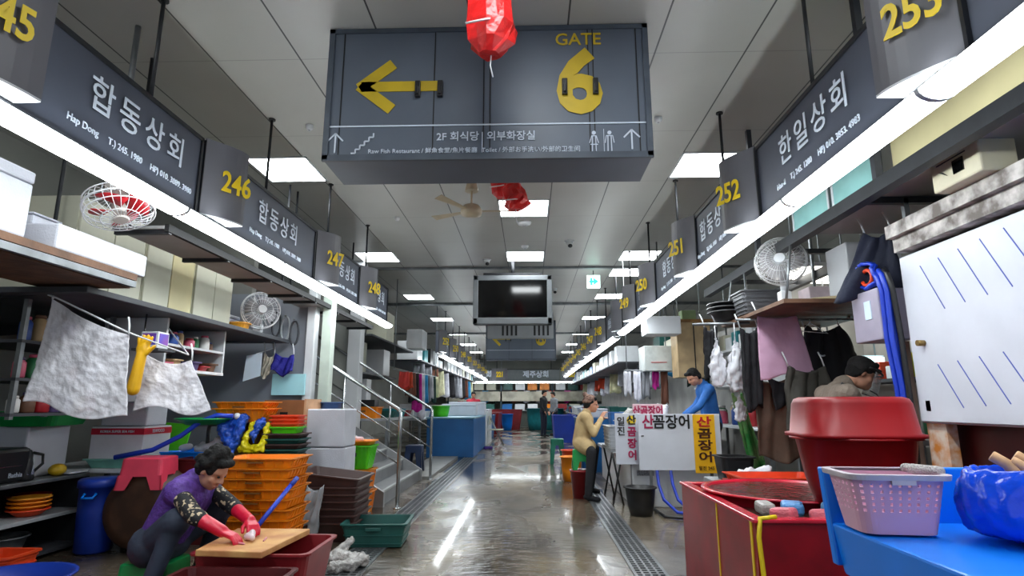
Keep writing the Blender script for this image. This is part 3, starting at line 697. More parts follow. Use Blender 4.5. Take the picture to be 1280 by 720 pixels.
# fans
def fan(name, label, c, rad, nrm, mg, mb_, mc, base=None, spokes=26, pole=None):
    r_ = thing(name, label, 'fan', c); nrm = Vector(nrm).normalized(); u = nrm.orthogonal().normalized(); v = nrm.cross(u); c = Vector(c)
    P = lambda a, q, d: c + (u * math.cos(a) + v * math.sin(a)) * q + nrm * d
    g = MB(); ring = lambda q, d, t: g.tube([P(2 * math.pi * k / 32, q, d) for k in range(32)], t, n=6, closed=True)
    ring(rad, 0, .006); ring(rad * .97, .05, .004); ring(rad * .97, -.05, .004); ring(rad * .55, .085, .003)
    g.build('guard_ring', mg, r_)
    w_ = MB()
    for k in range(spokes):
        a = 2 * math.pi * k / spokes
        w_.tube([P(a, rad * .2, .09), P(a, rad * .6, .083), P(a, rad * .9, .055), P(a, rad, 0), P(a, rad * .9, -.055), P(a, rad * .3, -.085)], .0022, n=4)
    w_.build('guard_wires', mg, r_)
    for k in range(4):
        a0 = math.pi / 2 * k; b = MB()
        pts = []
        for j in range(7):
            t = j / 6; a = a0 + 1.15 * t; pts.append((P(a, rad * .22, .03 - .05 * t), P(a - .15 * (1 - t), rad * (.86 - .15 * abs(t - .5)), .04 - .07 * t)))
        vs = [p for q in pts for p in q]; b.add(vs, [(2 * j, 2 * j + 1, 2 * j + 3, 2 * j + 2) for j in range(6)], True)
        b.build('blade', mb_, r_, solid=.004)
    MB().cyl(c - nrm * .04, c + nrm * .05, rad * .22, rad * .18, n=18).cyl(c + nrm * .085, c + nrm * .1, rad * .24, rad * .2, n=18).build('hub', mc, r_)
    MB().cyl(c - nrm * .22, c - nrm * .09, rad * .28, rad * .34, n=18).build('motor', mc, r_, bevel=.01)
    if base: base(r_, c, nrm)
    return r_
def base_hang(r_, c, n):
    MB().tube([c - n * .16, c - n * .18 + Vector((0, 0, .15)), Vector((c.x, c.y, 3.0)) - n * .18, Vector((c.x, c.y, CZ)) - n * .18], .018, n=8).build('hanging_pole', galv, r_)
fan('hanging_fan', 'red-bladed fan with wire guard hanging beside the high foam boxes', (-2.50, 3.28, 2.38), .19, (.35, -.15, -.9), white_p, redor if False else mat('fan_red', hexc('#c8202a'), .35, var=.1), mat('fan_hub', hexc('#c0b8b0'), .4), base_hang)
def base_table(h, m, sx=.11):
    def f(r_, c, n):
        b = c - n * .12
        MB().tube([(b.x, b.y, b.z), (b.x, b.y, c.z - h + .03)], .03, n=10).build('neck', m, r_)
        MB().lathe([(sx, 0), (sx, .02), (.04, .05)], (b.x, b.y, c.z - h)).build('base', m, r_)
        MB().obox((b.x + n.x * .06, b.y + n.y * .06, c.z - h + .08), (.09, .07, .09)).build('control_box', m, r_, bevel=.01)
    return f
fan('table_fan', 'white desk fan on the far end of the long dark shelf', (-2.93, 6.13, 2.20), .20, (.6, -.8, .05), white_p, mat('fan_blade_clear', hexc('#c9c6cc'), .2, alpha=.55), white_p, base_table(.265, white_p, .09))
# items beside it
rect_tub('plastic_basin', 'yellow plastic basin in front of the white desk fan', 'basin', (-3.06, 5.93, 1.936), .1, .09, .10, mat('amber', hexc('#e8a020'), .4), r=.06)
foam_box('cardboard_carton', 'brown carton on the long shelf behind the white desk fan', (-3.4, 6.2, 1.936), .3, .25, .22)

# white open cupboard below the long shelf
r_ = thing('open_cupboard', 'white open cupboard with two compartments hanging beneath the long shelf', 'cupboard', (-3.2, 5.0, 1.45))
MB().box(-3.45, -2.95, 4.58, 4.605, 1.22, 1.892).build('side_panel', lgrey, r_)
MB().box(-3.45, -2.95, 5.48, 5.505, 1.465, 1.892).build('side_panel', lgrey, r_)
MB().box(-3.45, -2.93, 4.605, 5.48, 1.465, 1.49).build('shelf_board', white_p, r_)
MB().box(-3.45, -2.95, 4.605, 5.48, 1.67, 1.69).build('shelf_board', lgrey, r_)
MB().box(-3.47, -3.45, 4.58, 5.505, 1.465, 1.892).build('back_panel', grey, r_)

# grey side board hiding the wall between the bags and cupboard
rnd = random.Random(3)
pal = [mat('jar_white', hexc('#d5d3d0'), .4), mat('jar_purple', hexc('#5a4a78'), .4), mat('jar_pink', hexc('#c0506a'), .4), mat('jar_brown', hexc('#6a4630'), .5), mat('jar_blue', hexc('#2a4f9a'), .4), mat('jar_green', hexc('#2a7a4a'), .4), mat('jar_red', hexc('#a82028'), .4), mat('jar_tan', hexc('#b59a70'), .5)]
cn = ['white', 'purple', 'pink', 'brown', 'blue', 'green', 'red', 'tan']
def jar(label, c, r, h, ci, group, cap=0):
    c = (c[0], c[1], c[2] + .0015); r_ = thing('jar', label, 'jar', c, group)
    MB().lathe([(r * .9, 0), (r, .01), (r, h * .75), (r * .7, h * .85), (r * .65, h * .88)], c, 14).build('body', pal[ci], r_)
    MB().lathe([(r * .7, h * .88), (r * .7, h), (r * .6, h + .003)], c, 14).build('lid', pal[cap], r_); return r_
for i in range(7):
    jar('%s jar on the upper board of the open cupboard, %s from near end' % (cn[(i * 3 + 1) % 8], NTH[i]), (-3.05 + .02 * (i % 2), 4.68 + .12 * i, 1.69), .035 + .01 * (i % 2), .08 + .025 * (i % 3), (i * 3 + 1) % 8, 'jars in the open cupboard', (i * 2) % 8)
for i in range(6):
    rect_tub('storage_tray', '%s tray on the lower board of the open cupboard, %s from near end' % (cn[(i * 5 + 2) % 8], NTH[i]), 'tray', (-3.08, 4.69 + .14 * i, 1.49), .10, .055, .05 + .03 * (i % 2), pal[(i * 5 + 2) % 8], 'trays in the open cupboard', r=.02)
# shelf rack further left: two narrow boards with clutter, posts to the floor
r_ = thing('wire_rack', 'dark open rack crowded with jars at the left picture edge', 'rack', (-3.6, 4.3, 0))
for z in (1.12, 1.35, 1.6): MB().box(-3.95, -3.35, 3.7, 4.55, z, z + .02).build('shelf_board', darkgrey, r_)
for x in (-3.82, -3.37):
    for y in (3.72, 4.53): MB().box(x - .015, x + .015, y - .015, y + .015, 1.10, 1.893).build('post', galv, r_)
for lev, z in enumerate((1.14, 1.37, 1.62)):
    for i in range(7):
        ci = (i * 3 + lev * 2) % 8
        if lev == 2 and i in (2, 3): continue
        jar('%s jar on the %s board of the dark rack, %s from near end' % (cn[ci], ('lowest', 'middle', 'top')[lev], NTH[i]), (-3.42, 3.79 + .11 * i, z), .038 + .008 * (i % 3), (.11 + .025 * ((i + lev) % 4)), ci, 'jars on the dark rack', (i + lev) % 8)
def carton_label(label, c, sx, sy, sz, body, lab, txt, name='detergent_box', rotz=0):
    r_ = thing(name, label, 'box', c)
    x, y, z = c; MB().box(x - sx / 2, x + sx / 2, y - sy / 2, y + sy / 2, z, z + sz).build('box_body', body, r_, bevel=.008)
    MB().box(x - sx / 2 + sx * .12, x + sx / 2 - sx * .12, y - sy / 2 - .003, y - sy / 2, z + sz * .2, z + sz * .88).build('printed_label', lab, r_)
    MB().box(x + sx / 2, x + sx / 2 + .003, y - sy * .38, y + sy * .38, z + sz * .2, z + sz * .88).build('printed_label', lab, r_)
    if txt:
        text('lettering', txt, sz * .3, (x, y - sy / 2 - .005, z + sz * .45), (1, 0, 0), (0, 0, 1), white_t, r_); text('lettering', txt, sz * .3, (x + sx / 2 + .005, y, z + sz * .45), (0, 1, 0), (0, 0, 1), white_t, r_)
    return r_
purp = mat('label_violet', hexc('#5a50c8'), .4, col2=hexc('#8a4aa8'))
carton_label('white tub with a large violet label on the dark rack', (-3.43, 4.06, 1.62), .17, .17, .18, white_p, purp, '한라')
carton_label('small white box with a violet label beside the yellow glove', (-2.92, 4.40, 1.62), .14, .14, .13, white_p, purp, '')
r_ = bpy.data.objects['detergent_box.001']; MB().box(-3.03, -2.82, 4.3, 4.52, 1.60, 1.618).build('tray', darkgrey, r_); MB().cyl((-3.01, 4.4, 1.61), (-3.01, 4.4, 1.895), .006, n=6).build('hanger', steel, r_)
# hanging milky plastic sheets
def hang_sheet(name, label, tl, tr, bl, br_, m, cat='sheet', amp=.035, seed=1, line=True, nu=30, nv=30, solid=.004, sag=.05, pin=True, waves=9):
    r_ = thing(name, label, cat, Vector(tl)); tl, tr, bl, br_ = map(Vector, (tl, tr, bl, br_)); nrm = (tr - tl).cross(bl - tl).normalized(); rn = random.Random(seed)
    ph = [rn.uniform(0, 6.28) for _ in range(6)]
    def fn(u, v):
        p = tl.lerp(tr, u).lerp(bl.lerp(br_, u), v)
        p = p + nrm * amp * (math.sin(u * waves + ph[0] + v * 2.2) * (.3 + .7 * v) + .5 * math.sin(u * waves * 2.1 + v * 5 + ph[1]) + .4 * math.sin(v * 11 + u * 4 + ph[2]) * .6)
        p.z += -sag * math.sin(math.pi * u) * (1 - v) + .03 * math.sin(u * 7 + ph[3]) * v
        return p
    _o = MB().sheet(fn, nu, nv).build('film' if cat == 'sheet' else 'cloth', m, r_)
    crumple(_o, .02 if cat == 'sheet' else .012)
    _d = _o.modifiers.new('thick', 'SOLIDIFY'); _d.thickness = solid; _d.offset = 0
    if pin:
        for c_ in (tl, tr): MB().tube([c_, c_ + Vector((-.01, .01, .06)), c_ + Vector((-.03, .02, .12))], .006, n=6).build('tie', white_p, r_)
    return r_
hang_sheet('plastic_sheet', 'large milky plastic sheet hanging from one corner above the green basin', (-3.1, 3.6, 1.87), (-2.60, 3.65, 1.64), (-3.16, 3.57, 1.20), (-2.52, 3.61, 1.10), filmw, seed=2, amp=.022, waves=7, sag=.03, nu=60, nv=60)
hang_sheet('plastic_sheet', 'second milky plastic sheet hanging to the right of the yellow glove', (-2.71, 3.97, 1.56), (-2.37, 4.0, 1.50), (-2.68, 3.91, 1.16), (-2.17, 3.96, 1.15), filmw, seed=5, amp=.018, waves=6, nu=50, nv=50)
r_ = thing('hanging_line', 'thin cord strung above the milky plastic sheets', 'cord', (-2.8, 3.8, 1.5)); MB().tube([(-3.12, 3.58, 1.895), (-3.08, 3.6, 1.88), (-2.62, 3.66, 1.66), (-2.4, 4.0, 1.54), (-2.94, 4.59, 1.80)], .006, n=6).build('strand', white_p, r_)
# yellow rubber glove
def glove(label, top, d, m, L=.3, fing=True):
    r_ = thing('rubber_glove', label, 'glove', top); top = Vector(top); d = Vector(d).normalized(); s = Vector((1, 0, 0))
    b = MB(); b.cap(top, top + d * L * .62, .032, .042); b.ell(top - d * .03, (.045, .028, .05))
    for k in range(4): o = s * (-.036 + .024 * k); b.cap(top - d * .05 + o * .8, top - d * (.11 + .012 * (k in (1, 2))) + o * 1.25, .013, .011)
    b.cap(top + s * .03, top - d * .05 + s * .075, .015, .012)
    b.build('glove', m, r_, remesh=.006); return r_
glove('yellow rubber glove hanging fingers up between the two milky sheets', (-2.60, 3.80, 1.53), (-.12, 0, -1), yglove, .38)
# papers and blue cloth on the stall end partition
r_ = thing('paper_notice', 'pale blue paper sheet pinned at an angle near the end partition', 'paper', (-2.95, 6.3, 1.5)); MB().prism([(-3.12, 6.25, 1.44), (-2.93, 6.25, 1.50), (-2.93, 6.25, 1.75), (-3.10, 6.25, 1.72)], (0, .004, 0)).build('sheet', mat('paper_blue', hexc('#cfe0ee'), .7, var=.03), r_); MB().cyl((-3.0, 6.26, 1.74), (-3.0, 6.72, 1.85), .004, n=6).build('string', white_p, r_)
r_ = thing('paper_notice', 'bright cyan-white plastic board leaning against the grey partition', 'board', (-2.7, 6.6, 1.27)); MB().box(-2.96, -2.58, 6.62, 6.65, 1.30, 1.54).build('panel', mat('cyan_board', hexc('#b5ecf4'), .4, var=.03), r_); MB().cyl((-2.77, 6.64, 1.4), (-2.77, 6.72, 1.4), .01, n=6).build('pin', steel, r_)
hang_sheet('work_jacket', 'deep blue cloth hanging on the grey end partition', (-2.92, 6.55, 1.78), (-2.70, 6.55, 1.76), (-2.93, 6.5, 1.55), (-2.68, 6.5, 1.53), mat('royal_cloth', hexc('#1c1a88'), .8, var=.1, bump=.4), 'jacket', amp=.02, seed=4, solid=.02)
hang_sheet('hand_towel', 'cream cloth hanging beside the deep blue one', (-3.04, 6.56, 1.78), (-2.93, 6.56, 1.76), (-3.05, 6.5, 1.5), (-2.95, 6.5, 1.5), mat('cream_cloth', hexc('#b8b0a0'), .8, bump=.4), 'towel', amp=.02, seed=6, solid=.012)
r_ = thing('coiled_hose', 'grey hoses hooked on the upper part of the end partition', 'hose', (-2.8, 6.65, 2.1))
for q in range(3): MB().tube([(-2.98 + .11 * q + .05 * math.cos(a), 6.66, 2.12 + .14 * math.sin(a) - .05 * q) for a in [k * math.pi / 10 for k in range(-8, 17)]], .012, n=8).build('hose_loop', grey if q % 2 else darkgrey, r_)
for q in range(3): MB().cyl((-2.98 + .11 * q, 6.72, 2.26 - .05 * q), (-2.98 + .11 * q, 6.62, 2.27 - .05 * q), .008, n=6).build('hook', steel, r_)

# ================================================================ low counter with shelves (left edge)
r_ = thing('low_counter', 'grey metal low counter with two shelves at the left picture edge', 'counter', (-4.15, 4.2, 0))
for z, m_ in ((.585, galv), (.30, grey), (.03, darkgrey)): MB().box(-4.45, -3.85, 3.2, 5.15, z, z + .03).build('shelf_board', m_, r_, bevel=.004)
MB().box(-4.48, -4.45, 3.2, 5.15, 0, .585).build('back_panel', dark_steel, r_)
for y in (3.2, 5.12): MB().box(-4.45, -3.85, y, y + .03, 0, .585).build('side_panel', dark_steel, r_)
r_ = thing('side_table', 'pale counter beyond the low grey one with white top', 'table', (-3.9, 5.9, 0))
MB().box(-4.5, -3.4, 5.2, 6.3, .60, .64).build('table_top', white_p, r_, bevel=.008)
for x in (-4.45, -3.55):
    for y in (5.28, 6.2): MB().box(x - .02, x + .02, y - .02, y + .02, 0, .6).build('leg', galv, r_)
# on the counter
r_ = thing('bread_bin', 'black glossy appliance box with small white lettering on the low counter', 'appliance', (-4.05, 4.05, .615))
MB().box(-4.25, -3.91, 4.05, 4.58, .617, .87).build('casing', black, r_, bevel=.03); text('lettering', 'Bathia', .05, (-3.905, 4.45, .67), (0, 1, 0), (0, 0, 1), white_t, r_); MB().box(-3.91, -3.905, 4.2, 4.5, .735, .74).build('trim_line', steel, r_)
r_ = thing('electric_kettle', 'black and steel electric kettle standing beside the black appliance', 'kettle', (-3.98, 4.58, .615))
MB().lathe([(.085, 0), (.088, .02), (.075, .12), (.06, .20), (.055, .215)], (-3.98, 4.58, .617), 20).build('body', black, r_); MB().lathe([(.056, .205), (.05, .225), (.015, .235)], (-3.98, 4.58, .617), 18).build('lid', black, r_)
MB().prism([(-3.905, 4.55, .66), (-3.898, 4.61, .66), (-3.925, 4.61, .79), (-3.932, 4.55, .79)], (.006, 0, 0)).build('steel_plate', steel, r_)
MB().tube([(-3.95, 4.64, .82), (-3.93, 4.71, .80), (-3.93, 4.72, .73), (-3.95, 4.66, .67)], .011, n=8).build('handle', black, r_)
r_ = thing('white_microwave', 'white box-shaped appliance with two black knobs behind the black one', 'appliance', (-4.25, 4.95, .615))
MB().box(-4.44, -4.04, 4.66, 5.10, .617, 1.02).build('casing', white_pl, r_, bevel=.015)
for q in (0, 1): MB().cyl((-4.2 + .09 * q, 4.665, .82), (-4.2 + .09 * q, 4.645, .82), .022, n=14).build('knob', black, r_)
r_ = thing('hanging_pouch', 'yellow plastic-wrapped packet on the counter beside the kettle', 'packet', (-3.93, 4.9, .615)); MB().ell((-3.93, 4.88, .665), (.06, .07, .05)).build('packet', mat('yell_pack', hexc('#d8b020'), .4, bump=.5), r_)
rect_tub('cutting_tray', 'flat white tray at the end of the low counter', 'tray', (-3.95, 5.03, .617), .09, .09, .02, white_p, r=.02)
# green basins on blocks above: green long tub with grey support
rect_tub('fish_tub', 'long green plastic tub stacked above the white appliance', 'tub', (-4.12, 4.9, 1.022), .22, .36, .12, green, r=.05, rotz=R(18))
foam_box('foam_box', 'plain white foam box between the green tub and the red-striped carton', (-3.68, 5.15+.25, 1.004), .42, .3, .22, None, lid=False)
# red and white carton
r_ = thing('shipping_carton', 'white carton with a red printed band on the pale counter', 'box', (-3.62, 5.42, .64))
MB().box(-3.94, -3.46, 5.22, 5.62, .72, 1.0).build('box_body', mat('carton_white', hexc('#d8d6dc'), .6, var=.04), r_, bevel=.004)
MB().box(-3.943, -3.457, 5.217, 5.623, .93, .985).build('printed_band', mat('band_red', hexc('#c81838'), .5), r_)
text('lettering', 'KOREA SUPER SEA FISH', .03, (-3.7, 5.212, .957), (1, 0, 0), (0, 0, 1), white_t, r_); text('lettering', 'SEAFOOD', .04, (-3.455, 5.42, .957), (0, 1, 0), (0, 0, 1), white_t, r_)
rect_tub('shallow_tray', 'mint green shallow tray under the red-banded carton', 'tray', (-3.70, 5.42, .64), .27, .21, .08, mat('mint', hexc('#86c9b8'), .4), r=.03)
# clutter on the lower shelves
for i in range(4):
    b = rect_tub('mixing_bowl', 'orange bowl nested in the stack on the low counter shelf, %s from the bottom' % ORD[i].replace('nearest', 'first').replace('second first', 'second'), 'bowl', (0, 0, 0), .1, .1, .05, orange, 'stack of orange bowls', r=.09, flare=.6)
    bpy.data.objects.remove(b.children[0]) ; MB().basin(.075, .125, 0, .055, n=24).build('shell', [redor, orange, orange, mat('amber2', hexc('#f0a030'), .4)][i], b); move(b, (-3.99, 4.72, .33 + .03 * i))
b = thing('mixing_bowl', 'red bowl behind the orange bowl stack', 'bowl', (0, 0, 0)); MB().basin(.07, .14, 0, .13, n=24).build('shell', pal[6], b); move(b, (-4.2, 4.95, .33))
b = thing('mixing_bowl', 'large white bowl beside the orange bowl stack', 'bowl', (0, 0, 0)); MB().basin(.11, .15, 0, .14, n=28).build('shell', white_p, b); move(b, (-4.08, 4.3, .33))
b = rect_tub('storage_tray', 'small white square tub at the near end of the lower shelf', 'tray', (-4.0, 3.95, .33), .1, .12, .11, white_p, r=.02)
b = thing('steel_pot', 'dull steel basin on the bottom shelf of the low counter', 'pot', (0, 0, 0)); MB().basin(.13, .17, 0, .13, n=28).build('shell', galv, b); move(b, (-4.12, 4.65, .06))

# ---------------- blue barrel, big drum, pink stool
r_ = thing('blue_barrel', 'tall blue plastic bin standing beyond the low counter', 'bin', (-3.62, 5.0, 0))
MB().lathe([(.11, 0), (.135, .02), (.145, .35), (.15, .52), (.165, .52), (.165, .575), (.145, .59), (.0, .592)], (-3.62, 4.99, 0), 28).build('bin_body', blue_d, r_)
MB().tube([(-3.63, 4.83, .48), (-3.63, 4.80, .45), (-3.55, 4.81, .45), (-3.55, 4.85, .48)], .01, n=8).build('handle', blue, r_)
r_ = thing('rubber_basin', 'big round brown rubber basin standing on its side against the stall', 'basin', (-3.22, 5.2, .33))
c = Vector((-3.22, 5.0, .335)); rings = []
for q, d in ((.20, -.14), (.27, -.13), (.295, -.10), (.32, .10), (.335, .12), (.335, .15), (.30, .15), (.25, -.06)):
    rings.append([c + Vector((q * math.cos(2 * math.pi * k / 36), d, q * math.sin(2 * math.pi * k / 36))) for k in range(36)])
MB().loft([[Vector((-.0, 0, 0)) + p for p in rg] for rg in rings], True, True, smooth=True).build('shell', drumb, r_)
stool('plastic_stool', 'pink-red plastic stool straddling the top of the brown round basin', (-3.22, 5.0, .51), .36, .25, pinkred, rotz=R(8))
rect_tub('fish_tub', 'dark maroon tub behind the crouching person, next to the pink stool', 'tub', (-2.82, 5.45, .50), .34, .22, .22, maroon, ribs=2)
_t = rect_tub('fish_tub', 'dark maroon tub carrying the ribbed one behind the crouching person', 'tub', (-2.82, 5.45, 0), .34, .22, .5, maroon)
# blue tray of packets on the pale counter
rect_tub('fish_tub', 'wide blue tub between the red-banded carton and the yellow bag', 'tub', (-3.25, 5.75, .64), .36, .26, .12, blue, r=.05)
r_ = thing('lime_board', 'lime green plastic board leaning behind the blue tub', 'board', (-3.42, 5.9, .76)); MB().hexa([(-3.62, 5.66, .76), (-3.34, 5.66, .76), (-3.34, 5.68, .76), (-3.62, 5.68, .76)], [(-3.60, 5.76, 1.02), (-3.34, 5.76, 1.0), (-3.34, 5.78, 1.0), (-3.60, 5.78, 1.02)]).build('panel', lime, r_)
r_ = thing('water_hose', 'blue hose arching over the wooden board to the red-banded carton', 'hose', (-3.1, 5.5, .8)); MB().tube([(-3.65, 5.15, .74), (-3.35, 5.2, .80), (-3.12, 5.22, .92), (-2.98, 5.25, 1.04), (-2.85, 5.3, 1.10), (-2.72, 5.33, 1.09)], .022, n=10).build('hose', blueframe, r_); MB().ell((-2.70, 5.37, 1.09), (.03, .03, .03)).build('nozzle', white_p, r_)
# wood crate/board and bags
r_ = thing('wooden_board', 'brown plywood panel standing under the blue and yellow bags', 'board', (-2.65, 5.75, .5)); MB().box(-3.0, -2.50, 5.72, 5.76, .0, 1.02).build('panel', mat('ply_brown', hexc('#8a6426'), .6, var=.2, scale=3), r_)
r_ = thing('wooden_crate', 'open wooden crate with pale end standing above the wooden panel', 'crate', (-2.35, 6.1, 1.0)); MB().box(-2.72, -2.30, 5.95, 6.35, .98, 1.24).build('crate_body', mat('box_brown', hexc('#9a6238'), .7, var=.1), r_); MB().box(-2.30, -2.28, 5.93, 6.37, .97, 1.25).build('end_board', mat('box_pale', hexc('#d0a078'), .7, var=.08), r_); MB().box(-2.55, -2.47, 5.945, 5.95, 1.04, 1.12).build('hand_slot', inkblk, r_)
_t = thing('pallet_box', 'dark plastic bin supporting the wooden crate', 'bin', (-2.5, 6.15, 0)); MB().tub(.22, .22, 0, .978, .9, cx=-2.60, cy=6.15).build('shell', black, _t)
for i in range(2):
    crate('stacked_crate', 'orange crate resting on the wooden panel, %s of the leaning pair' % ('lower', 'upper')[i], (-2.72, 5.60, 1.03 + .06 * i), .24, .17, .13, orange, 'leaning orange crates', rotz=R(0), flare=.75)
b = thing('green_basin', 'dark green shallow basin left of the leaning orange crates', 'basin', (0, 0, 0)); MB().basin(.16, .24, 0, .06, n=28).build('shell', green, b); move(b, (-3.02, 5.42, 1.01))
_t = thing('support_post', 'thin steel stand under the dark green shallow basin', 'stand', (-3.02, 5.42, 0)); MB().cyl((-3.08, 5.6, 0), (-3.08, 5.6, 1.005), .02, n=10).build('post', galv, _t); MB().box(-3.1, -2.95, 5.35, 5.65, .995, 1.008).build('plate', galv, _t)
def blob(name, label, cat, caps, m, part='bag', vox=.014, sm=6, group=None):
    c = caps[0][0]; r_ = thing(name, label, cat, c, group); b = MB()
    for a, e, ra, rb in caps: b.cap(a, e, ra, rb, n=12)
    _o = b.build(part, m, r_, remesh=vox, smoothit=2 if 'bag' in label else sm)
    if 'bag' in label: crumple(_o, .05)
    return r_
blob('plastic_bag', 'crumpled bright blue plastic bag draped left of the yellow one', 'bag', [((-2.82, 5.42, 1.0), (-2.66, 5.42, 1.07), .06, .06), ((-2.84, 5.42, .98), (-2.72, 5.36, .82), .07, .06), ((-2.66, 5.40, 1.07), (-2.70, 5.36, .85), .06, .05), ((-2.72, 5.36, .82), (-2.72, 5.34, .76), .05, .04)], mat('blue_bag', hexc('#1f56c8'), .35, var=.2, scale=14, bump=.8, bscale=22), vox=.012)
blob('plastic_bag', 'bright yellow plastic bag draped over the wooden panel', 'bag', [((-2.58, 5.46, 1.02), (-2.64, 5.40, .80), .035, .045), ((-2.64, 5.40, .80), (-2.46, 5.40, .80), .045, .045), ((-2.44, 5.44, 1.0), (-2.46, 5.40, .82), .035, .045)], mat('yellow_bag', hexc('#f0e010'), .35, var=.12, scale=14, bump=.8, bscale=22), vox=.012)
blob('plastic_bag', 'small blue plastic bag between the arms of the yellow one', 'bag', [((-2.50, 5.44, 1.03), (-2.54, 5.38, .92), .05, .04), ((-2.54, 5.38, .92), (-2.53, 5.38, .86), .035, .02)], mat('blue_bag', hexc('#1f56c8')), vox=.012)
blob('plastic_bag', 'crumpled clear white bag lying in the wide blue tub', 'bag', [((-3.15, 5.62, .78), (-3.0, 5.6, .80), .06, .06), ((-3.0, 5.6, .80), (-2.98, 5.6, .86), .06, .05)], whitecl, vox=.014)
blob('plastic_packet', 'small white packet in the wide blue tub', 'packet', [((-3.32, 5.6, .79), (-3.25, 5.6, .80), .035, .035)], whitecl, vox=.012)
# small stacks right of the bags
for i, (m_, nm) in enumerate(((lime, 'lime green'), (redor, 'red-orange'), (redor, 'red-orange'), (redor, 'red-orange'))):
    rect_tub('nested_basket', '%s nested basket beside the wooden crate, %s' % (nm, ('bottom one', 'second up', 'third up', 'top one')[i]), 'basket', (-2.30, 5.56, .93 + .035 * i), .13, .11, .06, m_, 'nested baskets', r=.03)
for i in range(4):
    rect_tub('flat_tray', 'dark flat tray under the nested baskets, %s of the pile' % ('bottom', 'second', 'third', 'top')[i], 'tray', (-2.30, 5.56, .745 + .047 * i), .17, .15, .044, greent if i % 2 == 0 else brown, 'dark flat trays', r=.03)
_t = thing('storage_bin', 'black bin carrying the dark flat trays behind the orange crates', 'bin', (-2.30, 5.56, 0)); MB().tub(.14, .13, 0, .74, .9, cx=-2.30, cy=5.56).build('shell', black, _t)
b = thing('water_bucket', 'dim blue bucket behind the wooden crate by the white post', 'bucket', (0, 0, 0)); MB().basin(.09, .12, 0, .22, n=24).build('shell', mat('dim_blue', hexc('#37588a'), .4, alpha=.9), b); move(b, (-2.2, 6.45, 1.0))
_t = thing('shelf_stand', 'dark stand under the dim blue bucket', 'stand', (-2.2, 6.45, 0)); MB().box(-2.34, -2.02, 6.3, 6.6, .97, 1.0).build('stand_top', darkgrey, _t)
for x in (-2.32, -2.04): MB().box(x - .012, x + .012, 6.31, 6.59, 0, .97).build('leg', darkgrey, _t)

# ---------------- orange crate stack
for i in range(11):
    crate('stacked_crate', 'orange crate in the stack behind the crouching person, %s from the bottom' % (['lowest', 'second', 'third', 'fourth', 'fifth', 'sixth', 'seventh', 'eighth', 'ninth', 'tenth', 'topmost'][i]), (-2.06 + .006 * ((i * 7) % 3), 4.62, .0 + .0725 * i), .27, .2, .0715, orange, 'stack of orange crates', rotz=R(((i * 5) % 3 - 1) * 1.5), flare=.93)
# ---------------- foam boxes
for i in range(3):
    foam_box('foam_box', 'white foam box in the tall pile before the stairs, %s' % ('bottom one', 'middle one', 'top one')[i], (-2.12 + .015 * (i % 2) + .02, 6.18, .385 * i), .43, .38, .38, 'tall foam box pile', lid=False, rotz=R((0, 1.5, -1)[i]))
# ---------------- brown nested trays
for i in range(7):
    b = rect_tub('nested_tub', 'brown rectangular tub nested in the stack beside the orange baskets, %s' % ('bottom one', 'second up', 'third up', 'fourth up', 'fifth up', 'sixth up', 'top one')[i], 'tub', (-1.84, 5.60, .06 * i + .0), .29, .26, .17, brown, 'nested brown tubs', r=.03, flare=.80)
    if i == 6:
        b.rotation_euler = (R(0), R(6), R(0)); b.location.z += .04
# ---------------- orange + green baskets
for i in range(2):
    crate('laundry_basket', 'orange round-cornered basket stacked under the lime one, %s' % ('lower one', 'upper one')[i], (-2.0, 6.86, .237 * i), .19, .16, .235, orange, 'stacked orange baskets', flare=.9)
crate('laundry_basket', 'lime green basket standing on the orange baskets', (-2.0, 6.86, .476), .19, .16, .26, lime, flare=.82)
rect_tub('shallow_tray', 'orange tray lying on top of the lime green basket', 'tray', (-2.0, 6.86, .738), .19, .16, .05, orange, r=.03)
blob('plastic_packet', 'white and pink packet lying in the orange tray', 'packet', [((-2.1, 6.84, .80), (-1.95, 6.86, .80), .035, .03)], mat('packet_pinkwhite', hexc('#e8c8cc'), .5, bump=.5))
# ---------------- dark green basket on the drain
rect_tub('fish_basket', 'dark green rectangular basket lying over the left floor drain', 'basket', (-1.34, 5.36, .0104), .27, .22, .19, greent, ribs=3, handles=True, r=.03, rotz=R(3))
blob('fish_scrap', 'grey scraps lying in the dark green basket', 'fish', [((-1.38, 5.36, .06), (-1.28, 5.4, .06), .035, .03)], mat('fish_grey', hexc('#7d8488'), .4, bump=.4))
# ---------------- blue pole, clear bag, wet bag on the ground
r_ = thing('mop_pole', 'blue pole leaning across the orange crate stack', 'pole', (-1.55, 4.1, .45)); MB().cyl((-1.83, 4.04, .392), (-1.74, 4.34, .62), .016, n=12).build('pole', blueframe, r_); MB().cyl((-1.74, 4.34, .62), (-1.72, 4.40, .665), .018, n=12).build('grip', blue_d, r_)
hang_sheet('hanging_clear_bag', 'crumpled clear plastic bag hanging on the brown nested tubs', (-1.98, 5.29, .50), (-1.82, 5.29, .50), (-2.02, 5.28, .14), (-1.86, 5.28, .10), film2, 'bag', amp=.03, seed=9, nu=16, nv=20, pin=False)
blob('plastic_bag', 'crumpled pale wet bag lying on the left floor drain', 'bag', [((-1.48, 4.62, .06), (-1.25, 4.58, .06), .07, .06), ((-1.48, 4.75, .07), (-1.42, 4.82, .14), .06, .04), ((-1.3, 4.5, .05), (-1.42, 4.42, .05), .055, .05)], mat('bag_clearish', hexc('#b9b6b2'), .25, var=.2, scale=18, bump=.9, bscale=30), vox=.014)
